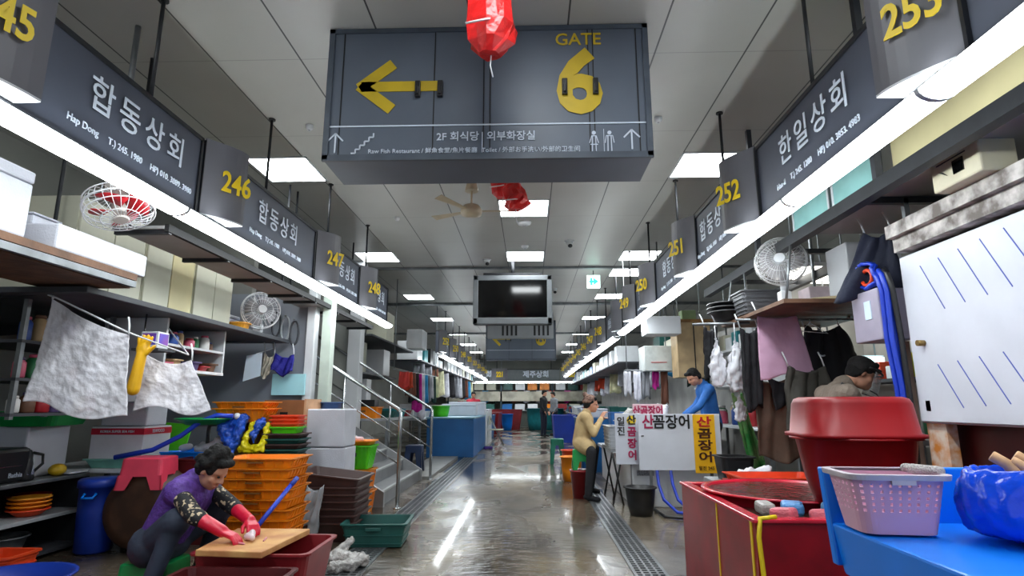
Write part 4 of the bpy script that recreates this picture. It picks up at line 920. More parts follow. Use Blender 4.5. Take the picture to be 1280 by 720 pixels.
# ---------------- tubs in front with the cutting board
rect_tub('fish_tub', 'wine red deep tub under the cutting board', 'tub', (-1.63, 3.78, 0), .34, .26, .35, maroon_r, r=.05, flare=.84)
b = rect_tub('fish_tub', 'dark brown tub in front of the wine red one', 'tub', (-1.62, 3.22, 0), .31, .22, .30, maroon, r=.04, flare=.86)
r_ = thing('cutting_board', 'worn wooden cutting board laid across the wine red tub', 'cutting board', (-1.66, 3.75, .352)); MB().hexa([(-1.90, 3.44, .354), (-1.50, 3.40, .354), (-1.46, 4.02, .354), (-1.95, 4.02, .354)], [(-1.90, 3.44, .39), (-1.50, 3.40, .39), (-1.46, 4.02, .39), (-1.95, 4.02, .39)]).build('board', cutting, r_, bevel=.006)
# ---------------- bottom-left basins
b = thing('water_basin', 'large deep blue round basin on the floor at the bottom left corner', 'basin', (0, 0, 0)); MB().basin(.25, .33, 0, .16, n=36).build('shell', blue_d, b); move(b, (-3.2, 3.72, 0))
b = thing('water_basin', 'pink round basin on the floor at the bottom edge', 'basin', (0, 0, 0)); MB().basin(.17, .22, 0, .1, n=32).build('shell', pinkred, b); move(b, (-2.66, 3.48, 0))
blob('fish_fillet', 'pale pink fish piece lying in the pink basin', 'fish', [((-2.72, 3.5, .05), (-2.6, 3.5, .06), .05, .04), ((-2.6, 3.42, .05), (-2.56, 3.5, .05), .04, .03)], mat('fish_pink', hexc('#d88a9a'), .35, bump=.3))
rect_tub('ribbed_basket', 'small red-orange ribbed basket at the left edge below the counter', 'basket', (-3.62, 4.12, 0), .16, .14, .2, redor, ribs=4, r=.04)
# ================================================================ staircase on the left
r_ = thing('staircase', 'grey concrete staircase with pale nosings climbing left from the aisle', 'stairs', (-2.6, 8.4, 0))
stm = mat('stair_stone', hexc('#6f7072'), .4, var=.12, scale=3); nos = mat('stair_nosing', hexc('#a9abab'), .4, var=.08)
for k in range(8):
    x1 = -1.78 - .27 * k; z1 = .165 * (k + 1)
    MB().box(-5.2 if k == 7 else x1 - .27, x1, 7.2, 9.6, 0, z1).build('step', stm, r_)
    MB().box(x1 - .035, x1 + .004, 7.2, 9.6, z1 - .02, z1 + .003).build('nosing', nos, r_)
MB().prism([(-1.74, 7.14, 0), (-1.74, 7.14, .17), (-3.95, 7.14, 1.47), (-4.2, 7.14, 1.47), (-4.2, 7.14, 0)], (0, .06, 0)).build('side_stringer', mat('stringer_grey', hexc('#8c8d8f'), .4, var=.08), r_)
MB().prism([(-1.74, 9.6, 0), (-1.74, 9.6, .17), (-3.0, 9.6, .93), (-3.0, 9.6, 0)], (0, .04, 0)).build('side_stringer', mat('stringer_grey', hexc('#8c8d8f')), r_)
def rail(y, label, x0=-1.56):
    r_ = thing('handrail', label, 'handrail', (x0, y, 0), 'stainless stair handrails')
    s = .165 / .27; top = lambda x: 1.12 + (x0 - x) * s
    MB().tube([(x0, y, 0), (x0, y, 1.10), (x0 - .03, y, 1.14), (x0 - 1.15, y, top(x0 - 1.15)), (x0 - 2.2, y, top(x0 - 2.2))], .022, n=12).build('top_rail', steel, r_)
    MB().lathe([(.05, 0), (.045, .012), (.024, .02)], (x0, y, 0), 14).build('post_flange', steel, r_)
    for d in (.32, .62): MB().cyl((x0, y, 1.12 - d), (x0 - 2.1, y, 1.12 - d + 2.1 * s), .009, n=8).build('lower_rail', steel, r_)
    for k in (.7, 1.4, 2.1): MB().cyl((x0 - k, y, max(0.0, (k - .22) * s + .03)), (x0 - k, y, top(x0 - k)), .015, n=8).build('post', steel, r_)
rail(7.08, 'stainless handrail on the near side of the stairs')
rail(9.72, 'stainless handrail on the far side of the stairs', -1.62)

# ================================================================ far left stalls
def shelf_unit(label, x0, x1, y0, y1, z, th=.03, m=None, posts=True, zt=None, name='storage_shelf'):
    r_ = thing(name, label, 'shelf', ((x0 + x1) / 2, (y0 + y1) / 2, z))
    MB().box(x0, x1, y0, y1, z, z + th).build('board', m or darkgrey, r_)
    if posts:
        for y in (y0 + .03, y1 - .03): MB().cyl(((x1 - .03 if x0 > 0 else x0 + .03), y, zt if zt is not None else 0), ((x1 - .03 if x0 > 0 else x0 + .03), y, z if zt is None or zt < z else z + th), .014, n=6).build('post', galv, r_)
    return r_
def simple_box(label, c, s, m, name='box', cat='box', lidm=None, group=None):
    c = (c[0], c[1], c[2] + .0015); r_ = thing(name, label, cat, c, group); x, y, z = c; a, b, h = s
    MB().box(x - a / 2, x + a / 2, y - b / 2, y + b / 2, z, z + h).build('box_body', m, r_, bevel=.008)
    if lidm: MB().box(x - a / 2 - .01, x + a / 2 + .01, y - b / 2 - .01, y + b / 2 + .01, z + h, z + h + .03).build('box_lid', lidm, r_, bevel=.006)
    return r_
shelf_unit('dark overhead shelf of the stall just beyond the stairs', -4.0, -2.75, 10.0, 13.6, 2.38, zt=CZ)
shelf_unit('dark middle shelf of the stall just beyond the stairs', -4.0, -2.9, 10.0, 12.6, 1.72, zt=2.38)
simple_box('cream metal cabinet hanging above the far shelf beyond the stairs', (-2.95, 11.3, 2.41), (.4, .6, .55), cream, 'metal_cabinet', 'cabinet')
simple_box('pale green-grey refrigerator box on the middle shelf beyond the stairs', (-3.35, 10.6, 1.75), (.55, .5, .58), mat('fridge_grey', hexc('#a9ac9a'), .4, var=.05), 'small_fridge', 'appliance')
simple_box('grey steel box beside the small refrigerator', (-3.1, 11.5, 1.75), (.5, .5, .5), lgrey, 'steel_box', 'box')
simple_box('white fuse cabinet under the middle shelf beyond the stairs', (-3.15, 10.75, 1.25), (.35, .3, .4), white_p, 'fuse_cabinet', 'cabinet')
_r = bpy.data.objects['fuse_cabinet']; MB().cyl((-3.15, 10.75, 1.65), (-3.15, 10.75, 1.72), .02, n=6).build('bracket', galv, _r)
simple_box('large white carton hanging shelf box above the far aprons', (-2.55, 13.0, 2.41), (.35, .6, .42), white_p, 'storage_box', 'box')
tbl = lambda name, label, x0, x1, y0, y1, z, m, lm=None: None
def table(name, label, x0, x1, y0, y1, z, m, cat='table', lm=None):
    r_ = thing(name, label, cat, ((x0 + x1) / 2, (y0 + y1) / 2, 0)); MB().box(x0, x1, y0, y1, z - .04, z).build('table_top', m, r_, bevel=.006)
    for x in (x0 + .04, x1 - .04):
        for y in (y0 + .04, y1 - .04): MB().box(x - .02, x + .02, y - .02, y + .02, 0, z - .04).build('leg', lm or galv, r_)
    return r_
table('stall_table', 'steel table with baskets on the stall beyond the stairs', -3.9, -2.45, 10.2, 13.4, .95, grey)
crate('storage_crate', 'orange crate on the steel table just beyond the far handrail', (-2.95, 10.5, .95), .26, .2, .2, orange)
simple_box('black box on the orange crate beyond the stairs', (-2.95, 10.5, 1.152), (.4, .3, .12), black)
rect_tub('fish_tub', 'dark green tub on the steel table beyond the stairs', 'tub', (-2.75, 11.2, .95), .22, .2, .12, greent)
rect_tub('fish_tub', 'teal tub on the steel table beyond the stairs', 'tub', (-2.75, 11.8, .95), .22, .2, .16, teal)
rect_tub('fish_tub', 'wine red tub on the steel table beyond the stairs', 'tub', (-2.75, 12.4, .95), .22, .2, .12, maroon_r)
simple_box('white carton standing at the end of the steel table', (-2.7, 12.95, .95), (.3, .3, .25), white_p)
r_ = thing('clothes_rail', 'thin steel rail carrying the coloured aprons beyond the stairs', 'rail', (-2.6, 12.5, 1.9)); MB().cyl((-2.62, 11.1, 1.86), (-2.3, 14.3, 1.86), .012, n=8).build('bar', galv, r_)
for y, x in ((11.15, -2.615), (14.25, -2.305)): MB().cyl((x, y, 1.86), (x, y, CZ), .01, n=6).build('hanger', galv, r_)
cols = [('red', '#c03028'), ('orange-red', '#c8401c'), ('brown', '#7a4a38'), ('black', '#18161c'), ('magenta', '#c81898'), ('white', '#d8d8e4'), ('sky blue', '#2a90c8'), ('grey', '#8a8c94'), ('pale', '#c8c8d0'), ('dark green', '#1a3a34'), ('cream', '#d0d0a8')]
for i, (n_, h_) in enumerate(cols):
    y = 11.7 + .235 * i; x = -2.61 + .1 * (y - 11.1) - .0
    z1 = 1.2 - .15 * (i % 3) if i in (4, 5, 6) else 1.35 - .1 * (i % 2)
    z1 = 1.5 if i < 2 else z1
    o = hang_sheet('hanging_apron', '%s apron on the steel rail beyond the stairs' % n_, (x - .08, y, 1.85), (x + .10, y + .04, 1.85), (x - .10, y, z1), (x + .13, y + .04, z1), mat('apron_' + n_.replace(' ', '_').replace('-', '_'), hexc(h_), .7, bump=.4), 'apron', amp=.015, seed=i, nu=12, nv=8, pin=False, solid=.01, sag=.01)
    o['group'] = 'coloured aprons'
# blue fish tank block and foam boxes on top
r_ = thing('fish_tank', 'big blue square fish tank on the left of the aisle beyond the stairs', 'tank', (-1.83, 15.2, 0))
MB().box(-2.38, -1.29, 13.6, 17.2, 0, .86).build('tank_body', blue_t, r_, bevel=.015); MB().box(-2.40, -1.27, 13.58, 17.22, .86, .90).build('top_rim', mat('tank_rim', hexc('#6fa0b8'), .4, var=.1), r_, bevel=.01)
foam_box('foam_box', 'white foam box on the blue tank, nearer one', (-1.85, 15.6, .90), .9, .5, .3, 'foam boxes on the blue tank')
foam_box('foam_box', 'white foam box on the blue tank, farther one', (-1.75, 16.6, .90), 1.0, .5, .36, 'foam boxes on the blue tank')
b = thing('water_basin', 'lime green round basin on the near edge of the blue tank', 'basin', (0, 0, 0)); MB().basin(.17, .22, 0, .26, n=24).build('shell', lime, b); move(b, (-2.15, 14.2, .90))
blob('fish_scrap', 'purple cloth on the floor at the corner of the blue tank', 'cloth', [((-1.22, 16.2, .03), (-1.05, 16.3, .03), .05, .04)], mat('purple_cloth', hexc('#3a1a80'), .7))
r_ = thing('white_tank', 'white square tank standing beyond the blue one', 'tank', (-1.7, 18.2, 0)); MB().box(-2.5, -1.25, 17.4, 19.4, 0, 1.0).build('tank_body', white_p, r_, bevel=.02); MB().box(-2.52, -1.23, 17.38, 19.42, 1.0, 1.04).build('top_rim', foam, r_, bevel=.01)
def folding(label, x, y):
    r_ = thing('folding_chair', label, 'chair', (x, y, 0)); MB().box(x - .2, x + .2, y - .2, y + .2, .44, .47).build('seat', cream, r_, bevel=.01); MB().box(x - .22, x - .19, y - .2, y + .2, .6, .85).build('backrest', cream, r_, bevel=.01)
    for s in (-1, 1): MB().cyl((x - .22, y + s * .18, .85), (x + .2, y + s * .18, 0), .012, n=6).build('leg', galv, r_); MB().cyl((x + .15, y + s * .16, .45), (x - .2, y + s * .16, 0), .012, n=6).build('leg', galv, r_)
folding('cream folding chair beside the white tank on the left', -.98, 17.6)
stool('plastic_stool', 'dark blue stool at the foot of the far handrail', (-2.02, 10.4, 0), .32, .5, mat('navy_plastic', hexc('#14284a'), .4))
# clutter along the far left row
matset = [('white', white_p), ('blue', blue_t), ('red', maroon_r), ('green', greent), ('orange', orange), ('grey', lgrey), ('cream', cream), ('black', black), ('teal', teal)]
shelf_unit('overhead shelf of the far left row, first length', -3.8, -2.6, 13.9, 20.0, 2.22, zt=CZ)
shelf_unit('overhead shelf of the far left row, last length', -3.8, -2.6, 20.4, 28.6, 2.22, zt=CZ)
rnd = random.Random(11)
for i in range(16):
    n_, m_ = matset[rnd.choice((0, 5, 6, 0, 7, 1, 8))]; y = 14.2 + .88 * i
    simple_box('%s box on the overhead shelf of the far left row, %s from near end' % (n_, NTH[i]), (-2.95, y, 2.25), (.5, rnd.uniform(.35, .7), rnd.uniform(.2, .5)), m_, group='boxes on the far left shelf')
table('stall_table', 'long stall table in the far left row', -4.2, -2.6, 14.0, 20.5, .85, grey)
table('stall_table', 'second long stall table in the far left row', -4.2, -2.45, 21.0, 28.4, .85, grey)
for i in range(14):
    n_, m_ = matset[rnd.randrange(9)]; y = 14.4 + 1.0 * i; y += .3 if y > 20.4 else 0
    rect_tub('fish_tub', '%s tub on the far left tables, %s from near end' % (n_, NTH[i]), 'tub', (-2.9, min(y, 28.1), .85), .25, .3, rnd.uniform(.15, .35), m_, 'tubs on the far left tables')
for i in range(12):
    n_, h_ = cols[rnd.randrange(len(cols))]; y = 14.6 + 1.1 * i + (.4 if i > 4 else 0)
    o = hang_sheet('hanging_apron', '%s cloth hanging under the far left overhead shelf, %s from near end' % (n_, NTH[i]), (-2.95, y, 2.2), (-2.65, y, 2.2), (-3.0, y, 1.4), (-2.6, y, 1.45), MATS['apron_' + n_.replace(' ', '_').replace('-', '_')], 'cloth', amp=.02, seed=i + 30, nu=10, nv=6, pin=False, solid=.01, sag=.01); o['group'] = 'cloths in the far left row'
rect_tub('fish_tank', 'wine red tank low against the far left row', 'tank', (-1.75, 25.2, 0), .5, 1.6, .85, maroon_r)
rect_tub('fish_tank', 'blue tank low in the far left row', 'tank', (-1.8, 22.3, 0), .45, 1.0, .8, blue_t)

# ================================================================ stalls across the end
rect_tub('fish_tank', 'long wine red tank across the end of the aisle', 'tank', (-1.3, 28.6, 0), .95, .45, .95, maroon_r)
b = thing('water_bucket', 'bright blue bucket in front of the long wine red tank', 'bucket', (0, 0, 0)); MB().basin(.2, .28, 0, .75, n=20).build('shell', blue, b); move(b, (-1.05, 27.4, 0))
r_ = thing('fish_tank', 'large round teal tank at the end of the aisle', 'tank', (.75, 28.4, 0)); MB().basin(.80, .90, 0, 1.0, n=30, cx=.75, cy=28.4).build('shell', teal, r_)
rect_tub('fish_tank', 'deep blue square tank right of the round teal one', 'tank', (2.4, 28.7, 0), .6, .5, .95, blue_d)
for i, (x0, x1) in enumerate(((-4.4, -1.6), (-1.55, 1.2), (1.25, 4.2))):
    table('stall_table', 'stall table against the back wall, %s' % ('left', 'middle', 'right')[i], x0, x1, 29.8, 30.8, .9, grey)
    shelf_unit('dark shelf on the back wall, %s' % ('left', 'middle', 'right')[i], x0, x1, 31.0, 31.6, 1.9, zt=CZ)
    for k in range(4):
        n_, m_ = matset[rnd.randrange(9)]; x = x0 + .4 + k * .65
        simple_box('%s box on the %s back wall shelf, %s from the left end' % (n_, ('left', 'middle', 'right')[i], ('first', 'second', 'third', 'fourth')[k]), (x, 31.3, 1.93), (.5, .4, .35), m_, group='boxes at the back')
        simple_box('%s box on the %s back table, %s from the left end' % (matset[(k * 4 + i) % 9][0], ('left', 'middle', 'right')[i], ('first', 'second', 'third', 'fourth')[k]), (x, 30.2, .9), (.5, .5, .3), matset[(k * 4 + i) % 9][1], group='boxes on the back tables')
        n_, h_ = cols[(k * 3 + i * 2) % len(cols)]
        o = hang_sheet('hanging_apron', '%s cloth hanging above the %s back table, %s from the left' % (n_, ('left', 'middle', 'right')[i], ('first', 'second', 'third', 'fourth')[k]), (x + .2, 31.0, 1.9), (x + .5, 31.0, 1.9), (x + .18, 31.0, 1.25), (x + .52, 31.0, 1.3), MATS['apron_' + n_.replace(' ', '_').replace('-', '_')], 'cloth', amp=.02, seed=k, nu=8, nv=6, pin=False, solid=.01, sag=.01)
        o['group'] = 'cloths at the back'
r_ = thing('back_board', 'pale panel strip behind the back stall signs', 'panel', (-.4, 30.6, 2.2)); MB().box(-4.4, 4.2, 30.85, 30.9, 1.35, 1.85).build('panel', mat('back_board', hexc('#b5b0a0'), .7, var=.2, scale=2), r_)
for x in (-4.3, -1.5, 1.2, 4.1): MB().box(x - .04, x + .04, 30.85, 30.95, 0, 2.4).build('post', mat('post_teal', hexc('#27404a'), .5), r_)
# ================================================================ right near stalls: overhead structure
r_ = thing('canopy_beam', 'long dark steel beam running over the right stall behind the strip lights', 'beam', (1.95, 3.2, 2.36))
MB().box(1.96, 2.03, 1.2, 6.4, 2.37, 2.45).build('beam', dark_steel, r_)
for y in (1.4, 3.15, 4.9): MB().box(1.98, 2.02, y, y + .04, 2.45, CZ).build('post', darkgrey, r_)
for y in (2.2, 3.4, 4.6, 5.8): MB().box(2.03, 2.75, y, y + .04, 2.40, 2.44).build('cross_bar', dark_steel, r_)
MB().box(2.03, 2.75, 1.2, 4.2, 2.442, 2.46).build('soffit_panel', mat('soffit', hexc('#a8a8a6')), r_)
MB().box(2.72, 2.78, 1.2, 6.4, 2.37, 2.45).build('beam', dark_steel, r_)
r_ = thing('roof_box', 'cream yellow sheet box above the dark beam on the right', 'box', (2.2, 2.6, 2.46)); MB().box(2.06, 2.6, 2.1, 3.12, 2.47, 2.72).build('box_body', cream_y, r_, bevel=.006); MB().box(2.05, 2.61, 2.09, 3.13, 2.72, 2.75).build('top_trim', lime if False else mat('pale_green_trim', hexc('#b9cc9c'), .5), r_)
for i, (a, b) in enumerate(((3.22, 3.72), (3.76, 4.3))):
    r_ = thing('glass_panel', 'pale teal frosted glass panel above the dark beam, %s one' % ('nearer', 'farther')[i], 'panel', (2.0, a, 2.45), 'teal glass panels'); MB().box(2.03, 2.045, a, b, 2.46, 2.82).build('pane', glass_t, r_); f = MB()
    for yy in (a, b - .02): f.box(2.025, 2.05, yy, yy + .02, 2.46, 2.84)
    f.box(2.025, 2.05, a, b, 2.82, 2.84); f.build('frame', white_p, r_)
# stall lamp deep in the right stall
r_ = thing('stall_lamp', 'white box lamp glowing deep inside the right stall above the carton shelf', 'lamp', (2.9, 5.7, 2.45)); MB().box(2.62, 3.3, 5.5, 6.1, 2.46, 2.50).build('diffuser', emitter('stall_lamp_glow', (1, .97, .88), 5), r_); MB().box(2.6, 3.32, 5.48, 6.12, 2.50, 2.54).build('housing', white_p, r_)
for x in (2.7, 3.2): MB().cyl((x, 5.8, 2.54), (x, 5.8, CZ), .01, n=6).build('rod', galv, r_)
r_ = thing('stall_lamp', 'cyan-white strip lamp behind the person with the visor', 'lamp', (3.5, 5.6, 1.7)); MB().box(3.0, 3.55, 5.9, 5.94, 1.56, 1.66).build('diffuser', emitter('cyan_lamp_glow', (.6, .95, 1.0), 2.5), r_); MB().box(2.98, 3.57, 5.94, 5.98, 1.54, 1.68).build('housing', white_p, r_)
for x in (3.05, 3.5): MB().cyl((x, 5.96, 1.68), (x, 5.96, CZ), .008, n=6).build('rod', galv, r_)
struct(MB().box(3.7, 3.78, -1, 7.0, 0, 2.6).build('wall_stall_right', mat('stall_wall', hexc('#a8a6a2'), .7, var=.12, scale=2)))
struct(MB().box(2.9, 3.7, 6.5, 6.56, 0, 2.6).build('wall_stall_divider', mat('stall_wall', hexc('#a8a6a2'))))
# white cabinet with pen lines
r_ = thing('white_locker', 'white metal cupboard door marked with slanting blue pen strokes', 'cupboard', (2.6, 3.15, 1.08))
MB().box(2.33, 2.9, 2.55, 3.58, 1.09, 2.10).build('cupboard_body', white_pl, r_, bevel=.006)
MB().box(2.31, 2.33, 2.58, 3.56, 1.10, 2.09).build('cupboard_door', white_pl, r_, bevel=.004)
ln = MB(); rn = random.Random(4)
for row, (z0, dz) in enumerate(((1.72, .28), (1.18, .24))):
    for k in range(5 if row == 0 else 4):
        y = 3.38 - .155 * k - .03 * row; zz = z0 + .01 * k
        ln.bar((2.3085, y, zz + dz), (2.3085, y - .15, zz), .003, .004)
ln.build('pen_strokes', inkblue, r_)
MB().cyl((2.31, 3.44, 1.55), (2.27, 3.44, 1.55), .018, n=10).build('lock', mat('brass', hexc('#8a7040'), .4, .7), r_)
MB().box(2.31, 2.315, 3.46, 3.50, 1.16, 1.22).build('latch', dark_steel, r_)
MB().box(2.34, 2.40, 3.40, 3.56, .662, 1.09).build('rusty_leg', mat('rust', hexc('#c87a28'), .8, var=.3, col2=hexc('#d8c8b8'), scale=12), r_)
MB().box(2.34, 2.40, 2.56, 2.62, .662, 1.09).build('rusty_leg', mat('rust', hexc('#c87a28')), r_)
r_ = thing('stall_block', 'dark maroon block carrying the white cupboard', 'counter', (2.7, 3.1, 0)); MB().box(2.3, 3.2, 2.3, 3.66, 0, .66).build('counter_body', maroon, r_, bevel=.01); MB().box(2.45, 3.0, 2.5, 3.6, .66, 1.085).build('inner_box', maroon, r_)
# beam with meter box
r_ = thing('track_beam', 'grimy white steel beam above the white cupboard', 'beam', (2.3, 3.0, 2.12)); MB().box(2.22, 2.32, 2.2, 3.52, 2.20, 2.28).build('beam', mat('grimy_white', hexc('#cfc9c4'), .6, var=.3, scale=9, col2=hexc('#6b625c')), r_); MB().box(2.26, 2.6, 2.2, 3.52, 2.115, 2.20).build('lower_beam', mat('grimy_white', hexc('#cfc9c4')), r_)
for y in (2.3, 3.4): MB().box(2.28, 2.31, y, y + .03, 2.28, 2.43).build('hanger', galv, r_)
r_ = thing('meter_box', 'cream meter box with small dark window on the grimy beam', 'box', (2.2, 2.8, 2.28)); MB().box(2.14, 2.32, 2.62, 2.95, 2.283, 2.45).build('casing', mat('cream_meter', hexc('#d8d0b4'), .5, var=.05), r_, bevel=.01)
MB().box(2.134, 2.14, 2.72, 2.79, 2.33, 2.40).build('window', tblack, r_); MB().prism([(2.137, 2.86, 2.37), (2.137, 2.83, 2.34), (2.137, 2.89, 2.38)], (-.004, 0, 0)).build('needle', inkblk, r_); MB().box(2.136, 2.14, 2.70, 2.9, 2.415, 2.42).build('caption_line', inkblk, r_)
bpy.data.objects['meter_box'].location.z += 0
# electric box
r_ = thing('electric_box', 'lilac-grey electric box with a small pale label beside the white cupboard', 'electric box', (2.3, 3.8, 1.6)); MB().box(2.22, 2.44, 3.68, 3.98, 1.60, 1.93).build('casing', mat('ebox', hexc('#a9a2b4'), .35, var=.05), r_, bevel=.008); MB().box(2.215, 2.22, 3.76, 3.83, 1.74, 1.86).build('paper_label', mat('paper_blue', hexc('#cfe0ee')), r_); MB().box(2.26, 2.40, 3.675, 3.68, 1.64, 1.90).build('cover', mat('ebox', hexc('#a9a2b4')), r_)
MB().box(2.40, 2.46, 3.8, 3.86, 0, 1.6).build('stand_post', mat('post_tan', hexc('#a08878'), .6, var=.1), r_)
# blue hoses
for k in range(4):
    r_ = thing('water_hose', 'vertical blue hose beside the white cupboard, %s from the electric box' % ('first', 'second', 'third', 'fourth')[k], 'hose', (2.3, 3.6, 1.0), 'blue hoses by the cupboard')
    x = 2.245 + .018 * (k % 2); y = 3.665 - .026 * k
    MB().tube([(x, y + .06, 2.04), (x - .02, y, 2.0), (x, y, 1.9), (x + .02 * (k % 2), y + .01, 1.6), (x + .01, y - .01, 1.3), (x + .02, y, 1.05), (x, y, .68)], .017, n=8).build('hose', blueframe if k != 3 else black, r_)
r_ = thing('water_hose', 'blue and red hose coil above the electric box', 'hose', (2.28, 3.75, 1.98))
MB().tube([(2.22 + .02 * (k % 3), 3.80 + .10 * math.cos(k * .5), 2.03 + .085 * math.sin(k * .5)) for k in range(30)], .013, n=8).build('hose_coil', blueframe, r_); MB().tube([(2.24, 3.80 + .06 * math.cos(k * .6), 2.02 + .05 * math.sin(k * .6)) for k in range(12)], .012, n=8).build('inner_coil', redor, r_)
# black coat triangular
hang_sheet('hanging_coat', 'black coat hanging from the beam beside the white cupboard', (2.26, 3.80, 2.33), (2.36, 3.68, 2.33), (2.12, 4.0, 1.90), (2.42, 3.68, 1.95), navycl, 'coat', amp=.02, seed=3, solid=.02, nu=16, nv=16)
simple_box('tall light grey cupboard behind the hanging black coat', (2.55, 4.35, 1.96), (.4, .3, .42), lgrey, 'wall_cabinet', 'cabinet')
# shelf and goods
r_ = shelf_unit('brown shelf board of the right stall carrying fan, cartons and basket', 1.86, 2.85, 4.2, 5.6, 1.925, m=wood_d, posts=False)
for y in (4.25, 5.44): MB().cyl((2.71, y, 0), (2.71, y, CZ), .018, n=8).build('post', galv, r_)
for y in (4.25, 5.55): MB().cyl((1.9, y, 1.95), (1.97, y, 2.37), .01, n=8).build('rod', galv, r_)
simple_box('pinkish white carton on the brown shelf board', (2.38, 4.75, 1.955), (.22, .2, .18), mat('carton_pink', hexc('#d8c6cc'), .6), lidm=None)
blob('baseball_hat', 'black cap lying on the brown shelf board', 'cap', [((2.50, 4.55, 1.99), (2.60, 4.6, 1.99), .05, .05), ((2.44, 4.5, 1.97), (2.5, 4.5, 1.965), .03, .02)], blackcl, vox=.01)
blob('folded_mat', 'folded tan mat on the brown shelf board', 'mat', [((2.22, 4.5, 1.98), (2.50, 4.32, 1.98), .04, .04)], mat('tan_mat', hexc('#9c8d70'), .8), vox=.014)
b = rect_tub('ribbed_basket', 'black ribbed basket tipped beside the white fan', 'basket', (2.02, 5.1, 1.97), .17, .14, .2, mat('basket_grey', hexc('#55565a'), .5), ribs=5, r=.03)
for i in range(3):
    b = thing('black_basin', 'black basin on the brown shelf board, %s of the nested three' % ('bottom', 'middle', 'top')[i], 'basin', (0, 0, 0), 'nested black basins'); MB().basin(.12, .19, 0, .09, n=24).build('shell', black, b); move(b, (1.90, 5.44, 1.956 + .04 * i))
fan('table_fan', 'white pedestal fan wrapped in pale mesh on the brown shelf board', (2.02, 4.55, 2.32), .19, (-.45, -.85, .12), white_p, mat('fan_blade_clear', hexc('#c9c6cc')), white_p, base_table(.36, white_p, .09), spokes=34)
_f = bpy.data.objects['table_fan.001']; c = Vector((2.02, 4.55, 2.32)); n = Vector((-.45, -.85, .12)).normalized(); u = n.orthogonal().normalized(); v = n.cross(u)
MB().loft([[c + n * d + (u * math.cos(2 * math.pi * k / 28) + v * math.sin(2 * math.pi * k / 28)) * q for k in range(28)] for q, d in ((.06, .105), (.14, .095), (.19, .06), (.205, 0), (.19, -.06), (.1, -.1))], False, False, True).build('mesh_cover', mat('fan_net', hexc('#b5b2b0'), .8, alpha=.35), _f)
# hanging clothes
r_ = thing('clothes_rail', 'thin steel rail with clothes under the brown shelf board', 'rail', (2.0, 4.9, 1.9)); MB().cyl((1.75, 4.9, 1.90), (2.75, 4.9, 1.90), .01, n=8).build('bar', galv, r_)
for x in (1.95, 2.7): MB().cyl((x, 4.9, 1.9), (x, 4.9, 1.925), .012, n=6).build('hook', galv, r_)
hang_sheet('hanging_apron', 'plain pink apron hanging from the brown shelf board', (1.92, 4.86, 1.93), (2.24, 4.86, 1.93), (1.89, 4.84, 1.42), (2.36, 4.84, 1.40), pinkcl, 'apron', amp=.010, seed=8, solid=.006, sag=.02, waves=5)
hang_sheet('hanging_skirt', 'black apron hanging just below the pink one', (2.0, 4.95, 1.42), (2.32, 4.95, 1.42), (2.04, 4.95, 1.17), (2.36, 4.95, 1.14), blackcl, 'apron', amp=.02, seed=9, solid=.015, pin=False)
hang_sheet('hanging_curtain', 'brown cloth curtain hanging below the pink apron', (1.88, 5.0, 1.43), (2.22, 5.0, 1.43), (1.9, 5.0, .75), (2.3, 5.0, .75), browncl, 'curtain', amp=.03, seed=10, solid=.01, pin=False)
hang_sheet('hanging_coat', 'long black coat hanging left of the pink apron', (1.80, 4.95, 1.84), (1.95, 4.95, 1.84), (1.80, 4.95, 1.15), (1.95, 4.95, 1.18), blackcl, 'coat', amp=.02, seed=11, solid=.03)
hang_sheet('hanging_coat', 'black jacket with a white mark hanging right of the pink apron', (2.36, 5.0, 1.86), (2.66, 5.0, 1.86), (2.34, 5.0, 1.36), (2.85, 5.0, 1.42), blackcl, 'jacket', amp=.03, seed=12, solid=.04)
_r = bpy.data.objects['hanging_coat.002']; MB().tube([(2.46 + .03 * math.cos(a), 4.93, 1.62 + .025 * math.sin(a)) for a in [k * .5 for k in range(6, 12)]], .007, n=6).build('white_mark', white_t, _r)
hang_sheet('grey_coat', 'dark olive jacket hanging behind the person with the visor', (2.1, 4.78, 1.5), (2.4, 4.8, 1.5), (2.05, 4.78, 1.0), (2.45, 4.8, 1.0), mat('olive_cloth', hexc('#3c3a34'), .85, bump=.4), 'jacket', amp=.03, seed=13, solid=.05)
r_ = thing('clothes_hanger', 'white wire hanger right of the pink apron', 'hanger', (2.4, 4.9, 1.85)); MB().tube([(2.36, 4.88, 1.90), (2.36, 4.88, 1.87), (2.28, 4.88, 1.80), (2.50, 4.88, 1.78), (2.36, 4.88, 1.87)], .004, n=6).build('wire', white_p, r_)
def sackbag(label, c, w_, h_, m, seed):
    r_ = thing('hanging_bag', label, 'bag', c); MB().cyl((c[0], c[1], c[2] + h_ + .08), (c[0], c[1], 1.915), .003, n=6).build('cord', white_p, r_); rn = random.Random(seed); rings = []; n = 16
    for t, k in ((0, .5), (.08, .85), (.25, 1), (.5, .85), (.72, .6), (.88, .3), (.96, .12), (1, .16)):
        rings.append([(c[0] + w_ / 2 * k * math.cos(2 * math.pi * q / n) * rn.uniform(.78, 1.2), c[1] + w_ * .32 * k * math.sin(2 * math.pi * q / n) * rn.uniform(.85, 1.15), c[2] + h_ * t) for q in range(n)])
    crumple(MB().loft(rings, True, True, True).build('bag', m, r_, subd=2), .07)
    MB().tube([(c[0], c[1], c[2] + h_ * .98), (c[0], c[1], c[2] + h_ + .10)], .005, n=6).build('string', white_p, r_)
sackbag('white plastic bag hanging left of the black coat, larger one', (1.84, 5.2, 1.30), .22, .50, whitecl, 1)
sackbag('white plastic bag hanging left of the black coat, smaller one', (1.70, 5.3, 1.34), .18, .46, whitecl, 2)
